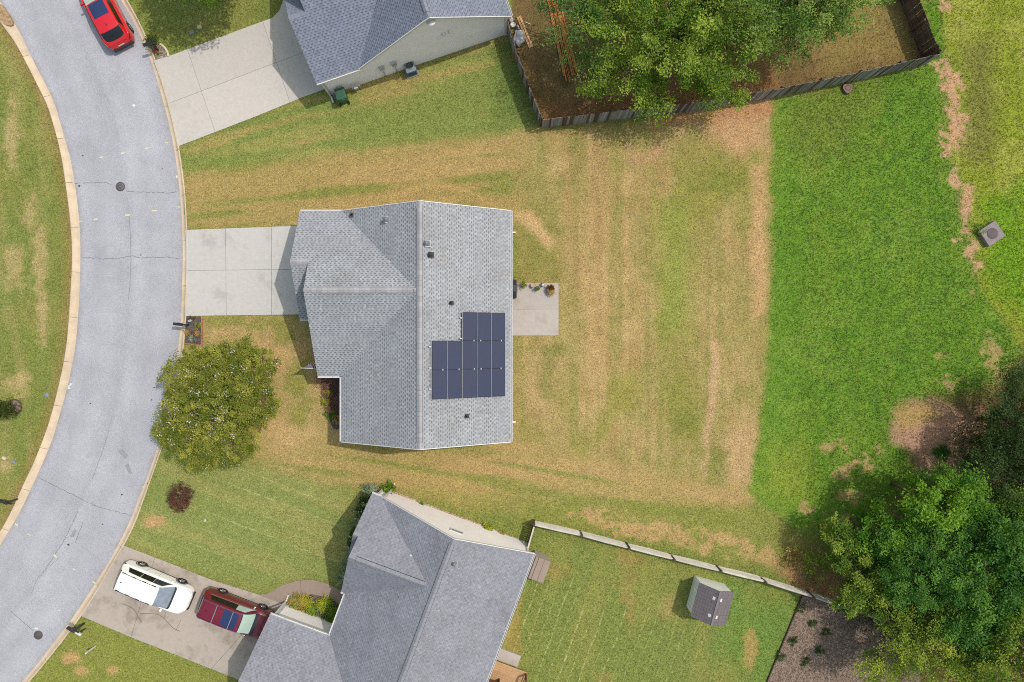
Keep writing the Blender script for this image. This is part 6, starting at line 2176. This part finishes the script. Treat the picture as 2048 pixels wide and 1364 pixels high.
# lumpy white bag
bm = bmesh.new()
bmesh.ops.create_icosphere(bm, subdivisions=4, radius=1.0)
for v in bm.verts:
    n_ = 1 + .18 * math.sin(3.1 * v.co.x + 2 * v.co.y) * math.cos(2.7 * v.co.y) + .06 * math.sin(9 * v.co.x + 5 * v.co.z) + .04 * math.sin(14 * v.co.y)
    v.co = Vector((v.co.x * .36 * n_, v.co.y * .52 * n_, max(-.05, v.co.z * .3 * n_ + .16)))
me = bpy.data.meshes.new('bag')
bm.to_mesh(me)
bm.free()
me.polygons.foreach_set('use_smooth', [True] * len(me.polygons))
o = thing('rubbish_bag', 'crumpled white plastic bag beside the pale pine boards', 'bag', (*g2(1037.5, 77), 0), R(-8))
link('bag', me, o, mat('bag_plastic', A(226, 226, 236), .35, .06, 3))
MB().tube([(-.05, .5, .22), (-.12, .64, .28), (-.2, .7, .2)], [.06, .03, .09], 8).build('knot', MATS['bag_plastic'], o)
o = thing('bucket', 'white bucket beside the picket fence', 'bucket', (*g2(1026, 54), 0))
MB().lathe([(0, .02), (.12, .0), (.15, .36), (.16, .38), (.14, .38), (.13, .34), (0, .33)], (0, 0, 0), 20).build('pail', M_WHITE, o)
MB().tube([(-.15, 0, .36), (-.1, .12, .32), (.1, .12, .32), (.15, 0, .36)], .008, 5).build('handle', M_GALV, o)
o = thing('rubbish_bag', 'small white bag against the corner of the north house', 'bag', (*g2(1021, 41), 0))
MB().lathe([(0, .3), (.08, .29), (.17, .2), (.2, .08), (.16, 0)], (0, 0, 0), 12).build('bag', MATS['bag_plastic'], o)
MB().lathe([(.03, .3), (.02, .34), (.06, .4)], (0, 0, 0), 8).build('knot', MATS['bag_plastic'], o)
board('thin white stick on the brown yard', (1050, 44), (1061, 49), .03, .03, .03, M_WHITE, None)

# flag on the front of the main house
o = thing('flag', 'american flag hanging from a slanted white pole under the eave', 'flag', (-11.5, -1.75, 2.0))
tip = gp(603, 736, 2.75) - Vector(o.location)
MB().tube([(0, 0, 0), tip], .018, 8).build('pole', M_WHITE, o)
MB().lathe([(0, .05), (.03, .02), (.03, -.02), (0, -.05)], tip, 10).build('finial', M_WHITE, o)


def flag_mat():
    m, nt, b = nodes_of('flag_cloth')
    uv = N(nt, 'ShaderNodeUVMap')
    uv.uv_map = 'UVMap'
    sep = N(nt, 'ShaderNodeSeparateXYZ')
    nt.links.new(uv.outputs[0], sep.inputs[0])
    st_ = val(nt, val(nt, val(nt, sep.outputs[1], 'MULTIPLY', 6.5), 'FRACT'), 'GREATER_THAN', 0.5)
    col = mixc(nt, st_, (*A(196, 30, 60), 1), (*A(244, 240, 242), 1))
    can = val(nt, val(nt, sep.outputs[0], 'LESS_THAN', 0.4), 'MULTIPLY', val(nt, sep.outputs[1], 'GREATER_THAN', 0.46))
    vor = N(nt, 'ShaderNodeTexVoronoi')
    vor.inputs['Scale'].default_value = 22
    vor.inputs['Randomness'].default_value = 0.0
    nt.links.new(uv.outputs[0], vor.inputs['Vector'])
    star = val(nt, vor.outputs['Distance'], 'LESS_THAN', 0.22)
    col = mixc(nt, can, col, mixc(nt, star, (*A(150, 170, 214), 1), (*A(240, 240, 244), 1)))
    nt.links.new(col, b.inputs['Base Color'])
    b.inputs['Roughness'].default_value = 0.8
    tr = N(nt, 'ShaderNodeBsdfTranslucent')
    nt.links.new(col, tr.inputs['Color'])
    mx = N(nt, 'ShaderNodeMixShader')
    mx.inputs[0].default_value = 0.5
    nt.links.new(b.outputs[0], mx.inputs[1])
    nt.links.new(tr.outputs[0], mx.inputs[2])
    nt.links.new(mx.outputs[0], nt.nodes['Material Output'].inputs['Surface'])
    return m


# cloth: hoist along the pole from the tip inwards, fly hanging down and billowing back under the eave
nu, nv_ = 18, 14
vs, fs, uvs = [], [], []
hoist = [tip * (0.96 - 0.66 * i / nv_) for i in range(nv_ + 1)]
for j in range(nv_ + 1):
    for i in range(nu + 1):
        s_, t = i / nu, j / nv_
        p = hoist[j].copy()
        # the fly swings down and towards the house, spreading sideways
        drop = s_ * 1.15
        vs.append((p.x + s_ * 0.10 + .03 * math.sin(9 * s_ + 3 * t), p.y + s_ * (0.52 * t + .16) + .04 * math.sin(7 * s_ + 5 * t) * s_, p.z - drop * (.34 + .2 * s_)))
        uvs.append((s_, 1 - t))
for j in range(nv_):
    for i in range(nu):
        k = j * (nu + 1) + i
        fs.append((k, k + 1, k + nu + 2, k + nu + 1))
me = bpy.data.meshes.new('cloth')
me.from_pydata(vs, [], fs)
ul = me.uv_layers.new(name='UVMap')
for l in me.loops:
    ul.data[l.index].uv = uvs[l.vertex_index]
me.polygons.foreach_set('use_smooth', [True] * len(me.polygons))
link('cloth', me, o, flag_mat())

# brick edging round the mailbox bed
BR = thing('brick_edging', 'red brick edging of the bed under the mailbox', 'edging', (*g2(404, 660), 0))
M_BRICK = mat('brick', A(196, 132, 104), 0.9, 0.15, 4, 30, 0.15, rand=0.15)
bme = MB().box((0, 0, .04), (.19, .09, .09)).mesh('brick')
bme.materials.append(M_BRICK)
l = resample(np.array([g2(*p) for p in ((404.5, 633), (404.5, 691.5), (369, 686.5))]), .205)
for a, b in zip(l[:-1], l[1:]):
    q = link('brick', bme, BR)
    c = (a + b) / 2
    q.location = (c[0] - BR.location.x, c[1] - BR.location.y, random.uniform(-.005, .01))
    q.rotation_euler = (0, 0, math.atan2(*(b - a)[::-1]) + random.uniform(-.05, .05))
# stone edging of the gravel bed
SE = thing('stone_edging', 'curved pale stone edging of the gravel bed', 'edging', (*g2(335, 104), 0))
M_STONE = mat('edging_stone', A(232, 220, 186), 0.9, 0.12, 4, rand=0.08)
sme = MB().box((0, 0, .05), (.2, .11, .12)).mesh('stone')
sme.materials.append(M_STONE)
l = resample(np.array([g2(*p) for p in catmull([(321, 88.5), (328, 93), (333.5, 100), (337, 107), (338, 113)], 4)]), .22)
for a, b in zip(l[:-1], l[1:]):
    q = link('stone', sme, SE)
    c = (a + b) / 2
    q.location = (c[0] - SE.location.x, c[1] - SE.location.y, 0)
    q.rotation_euler = (0, 0, math.atan2(*(b - a)[::-1]))
# yard sign in the bed
o = thing('yard_sign', 'small white yard sign in the brick-edged bed', 'sign', (*g2(384, 642), 0.02), R(30))
MB().box((0, 0, .3), (.22, .012, .18), 0, R(-30)).build('plate', M_WHITE, o)
MB().tube([(0, 0, 0), (0, 0, .25)], .01, 6).build('stake', M_GALV, o)
# dark edging of the wood chips
a, b = Vector(g2(1604, 1190)), Vector(g2(1520, 1395))
o = link('lawn_edging', MB().beam((*a, .03), (*b, .03), .06, .12).mesh('lawn_edging'), None, mat('edging_dark', A(70, 58, 50), .9))
props(o, 'dark timber edging between the garden grass and the wood chips', 'edging')

# ---- patio things
M_COVER = mat('grill_cover', A(62, 64, 72), 0.6, 0.1, 4)
o = thing('barbecue', 'black covered barbecue tucked under the eave on the patio', 'barbecue', (0.0, 682 / S - 579 / S, 0.034), R(90))
c_ = MB()
pr = [(-.58, .0), (-.58, .75), (-.5, .82), (-.36, .95), (-.2, 1.1), (.2, 1.1), (.36, .95), (.5, .82), (.58, .75), (.58, 0)]
n_ = len(pr)
rows_ = []
for y_, k_ in ((-.3, .86), (-.26, .96), (-.1, 1.0), (.1, 1.0), (.26, .96), (.3, .86)):
    rows_ += [(x * (k_ * .5 + .5), y_, z * k_) for x, z in pr]
c_.add(rows_, [(r * n_ + i, r * n_ + i + 1, (r + 1) * n_ + i + 1, (r + 1) * n_ + i) for r in range(5) for i in range(n_ - 1)] + [tuple(range(n_)), tuple(reversed(range(5 * n_, 6 * n_)))])
c_.build('cover', M_COVER, o)
MB().tube([(-.25, -.33, .85), (.25, -.33, .85)], .018, 8).build('handle', M_GALV, o)
for s_ in (-1, 1):
    MB().box((s_ * .5, 0, .03), (.06, .4, .08)).build('foot', M_BLACKP, o)


def pot(name, label, px, py, r, h, m_pot, m_leaf, seed, cat='potted plant', pr_=None, sz=.07, fl=None):
    x, y = g2(px, py)
    o_ = thing(name, label, cat, (x, y, 0.034))
    MB().lathe([(0, .0), (r * .72, 0), (r, h), (r * 1.06, h), (r * 1.06, h - .03), (r * .9, h - .03), (0, h - .05)], (0, 0, 0), 16).build('pot', m_pot, o_)
    if m_leaf:
        K_, P_, tn = crown_points([(0, 0, h + (pr_ or r) * .6, pr_ or r, pr_ or r, (pr_ or r) * .7)], 9, 26, (pr_ or r) * .3, seed, shell=.3)
        V_, F2 = leaf_quads(P_, sz, .5, .6, seed)
        me_ = np_mesh('foliage', V_, F2)
        attr(me_, 'tone', tn, 'FACE')
        link('foliage', me_, o_, m_leaf)
    return o_


pot('flower_pot', 'pot of yellow flowers at the barbecue end of the patio', 1047, 571, .14, .25, M_TERRA, LF_WOOD3, 801, pr_=.24, fl=1)
pot('flower_pot', 'empty tan pot on the patio', 1066, 571, .15, .28, mat('tan_pot', A(198, 172, 146), .8), None, 802)
pot('flower_pot', 'pot of dusty green foliage on the patio', 1075, 577, .14, .22, M_BLACK, LF_FEATHER, 803, pr_=.2)
pot('flower_pot', 'small white-rimmed black pot on the patio', 1084.5, 570, .12, .22, M_BLACK, None, 804)
MB().lathe([(.09, .2), (.06, .26), (.0, .27)], (0.03, 0, 0), 10).build('white_stone', M_WHITE, bpy.data.objects['flower_pot.003'])
o = thing('planter_box', 'wooden planter of brown and cream flowers on the patio', 'planter', (*g2(1101, 580), .034))
MB().box((0, 0, .16), (.42, .5, .32), taper=1.05).build('crate', mat('planter_wood', A(150, 104, 66), .85, .15, 5), o, .01)
for nm_, m, cx, cy, r_ in (('brown_foliage', leaf_mat('leaf_brown', A(104, 66, 28), A(150, 104, 48)), 0, .13, .2), ('cream_flowers', leaf_mat('petal_straw', A(214, 176, 120), A(250, 228, 180)), .04, -.12, .24)):
    K_, P_, tn = crown_points([(cx, cy, .38, r_, r_, .16)], 10, 26, .08, 811, shell=.3)
    V_, F2 = leaf_quads(P_, .08, .5, .6, 812)
    me = np_mesh(nm_, V_, F2)
    attr(me, 'tone', tn, 'FACE')
    props(link(nm_, me, o, m), None, None, None, 'stuff')

# ---- garden shed
M_SHW = mat('shed_wall', A(255, 255, 255, 1.3), 0.5, 0.05, 2)
M_SHR1 = mat('shed_roof', A(132, 124, 130), 0.6, 0.08, 2, rand=0.05)
o = thing('garden_shed', 'pale resin garden shed with a brown tiled roof and skylights', 'shed', (*g2(1411, 1190), 0), R(-15))
wx, wy, ze, zr_ = 1.0, 1.0, 1.62, 2.35
for s_ in (-1, 1):
    mbp = MB()
    for k in range(8):
        y_ = -wy + (k + .5) * wy / 4
        mbp.box((s_ * wx, y_, ze / 2), (.05, wy / 4 - .02, ze))
    mbp.build('side_wall', M_SHW, o)
    g_w = MB()
    yq = s_ * wy
    pts = [(-wx + .03, 0), (wx - .03, 0), (wx - .03, ze), (0, zr_ - .04), (-wx + .03, ze)]
    g_w.add([(x, yq + d, z) for d in (-.025, .025) for x, z in pts], [tuple(range(5)), tuple(reversed(range(5, 10)))] + [(i, (i + 1) % 5, 5 + (i + 1) % 5, 5 + i) for i in range(5)])
    gw = g_w.build('gable_wall', M_SHW, o)
    if s_ < 0:
        MB().box((0, yq - .035, .9), (1.1, .02, 1.75)).build('door', M_SHW, o, .01)
    ang = math.atan2(zr_ - ze, wx)
    sl_len = math.hypot(zr_ - ze, wx) + .14
    rf = MB()
    c0 = Vector((s_ * wx / 2, 0, (ze + zr_) / 2 + .03))
    rf.box(c0 + Vector((s_ * .04, 0, -.03)), (sl_len, wy * 2 + .16, .05), 0, 0, s_ * ang)
    roof = rf.build('roof', M_SHR1, o)
    ex = Vector((math.cos(ang) * s_, 0, -math.sin(ang)))
    nz = Vector((math.sin(ang) * s_, 0, math.cos(ang)))
    tme = MB().box((0, 0, 0), (sl_len / 8 - .012, .20, .02)).mesh('tile')
    tme.materials.append(M_SHR1)
    for r_ in range(8):
        for k in range(10):
            if (r_ == 1 and k in (2, 7)):
                continue
            q = link('tile', tme, roof)
            q.location = Vector((0, 0, zr_ + .03)) + ex * ((r_ + .5) * sl_len / 8) + nz * (.028 + .004 * (r_ % 2)) + Vector((0, -wy - .08 + (k + .5) * .216 + (.05 if r_ % 2 else 0) * 0, 0))
            q.rotation_euler = (0, s_ * ang, 0)
    for k in (2, 7):
        q = MB().box((0, 0, 0), (.17, .2, .03)).build('skylight', M_WHITE, roof, .01)
        q.location = Vector((0, 0, zr_ + .03)) + ex * (1.5 * sl_len / 8) + nz * .035 + Vector((0, -wy - .08 + (k + .5) * .216, 0))
        q.rotation_euler = (0, s_ * ang, 0)
MB().box((0, 0, zr_ + .06), (.12, wy * 2 + .18, .04)).build('ridge', M_SHR1, o, .01)

# small storage shed against the south house
M_STO = mat('store_brown', A(172, 152, 142), 0.6, 0.06, 2)
M_STO2 = mat('store_wall', A(204, 190, 178), 0.6, 0.06, 2)
w = gp(1078, 1140, 1.5)
o = thing('storage_shed', 'small brown storage shed against the back of the south house', 'shed', (w.x, w.y, 0), R(-20.4))
MB().box((0, 0, .68), (1.02, 1.42, 1.36)).build('body', M_STO2, o, .02)
MB().box((.03, 0, 1.44), (1.06, 1.5, .12), 0, 0, R(6), taper=.94).build('roof', M_STO, o, .03)
MB().box((-.27, 0, 1.535), (.02, 1.46, .03), 0, 0, R(6)).build('roof_seam', M_BLACKP, o)
MB().box((.12, 0, 1.495), (.012, 1.44, .03), 0, 0, R(6)).build('roof_seam', mat('store_seam', A(140, 122, 114), .7), o)
for s_ in (-1, 1):
    MB().box((.515, s_ * .35, .7), (.02, .66, 1.2)).build('door', M_STO2, o, .008)

# ---- deck behind the south house
M_DECK = mat('deck_wood', A(206, 164, 122), 0.8, 0.12, 1.5, 20, 0.12, rand=0.08)
M_DKRAIL = mat('deck_rail', A(122, 74, 56), 0.7, 0.12, 2)
o = thing('timber_deck', 'low tan timber deck behind the south house', 'deck', H3.W(10.9, 9.5, 0), R(-20.4))
for k in range(26):
    MB().box((0, 1.55 - k * .146, .38), (3.1, .138, .035)).build('plank', M_DECK, o)
MB().box((0, -.35, .2), (3.0, 3.7, .3)).build('frame', M_DKRAIL, o)
for k in range(4):
    MB().box((1.48, 1.5 - k * 1.1, .85), (.1, .1, .95)).build('post', M_DKRAIL, o)
MB().beam((1.48, 1.5, 1.33), (1.48, -2.0, 1.33), .13, .04).build('handrail', M_DKRAIL, o)
MB().beam((1.48, 1.5, .6), (1.48, -2.0, .6), .05, .06).build('lower_rail', M_DKRAIL, o)
bn = thing('patio_bench', 'dark slatted bench on the timber deck', 'bench', H3.W(10.3, 9.15, .4), R(-20.4))
for k in range(3):
    MB().box((0, .16 - k * .15, .44), (1.3, .12, .03)).build('slat', M_BLACKP, bn)
for k in range(2):
    MB().box((0, .27, .62 + k * .16), (1.3, .03, .12)).build('slat', M_DKRAIL, bn)
for s_ in (-1, 1):
    MB().box((s_ * .6, .1, .4), (.06, .4, .8)).build('leg', M_BLACKP, bn)
tb = thing('patio_table', 'white table on the timber deck', 'table', H3.W(10.4, 10.3, .4), R(-20.4))
MB().box((0, 0, .72), (1.5, .9, .04)).build('top', M_WHITE, tb, .02)
for sx in (-1, 1):
    for sy in (-1, 1):
        MB().box((sx * .65, sy * .36, .35), (.05, .05, .7)).build('leg', M_WHITE, tb)
ld = [H3.W(a_, b_, 0) for a_, b_ in ((10.35, 7.15), (11.75, 7.15), (11.75, 7.9), (10.35, 7.9))]
props(MB().prism([(p.x, p.y) for p in ld], -.05, .12).build('landing', M_C5), 'pale concrete landing beside the timber deck', None, None, 'structure')
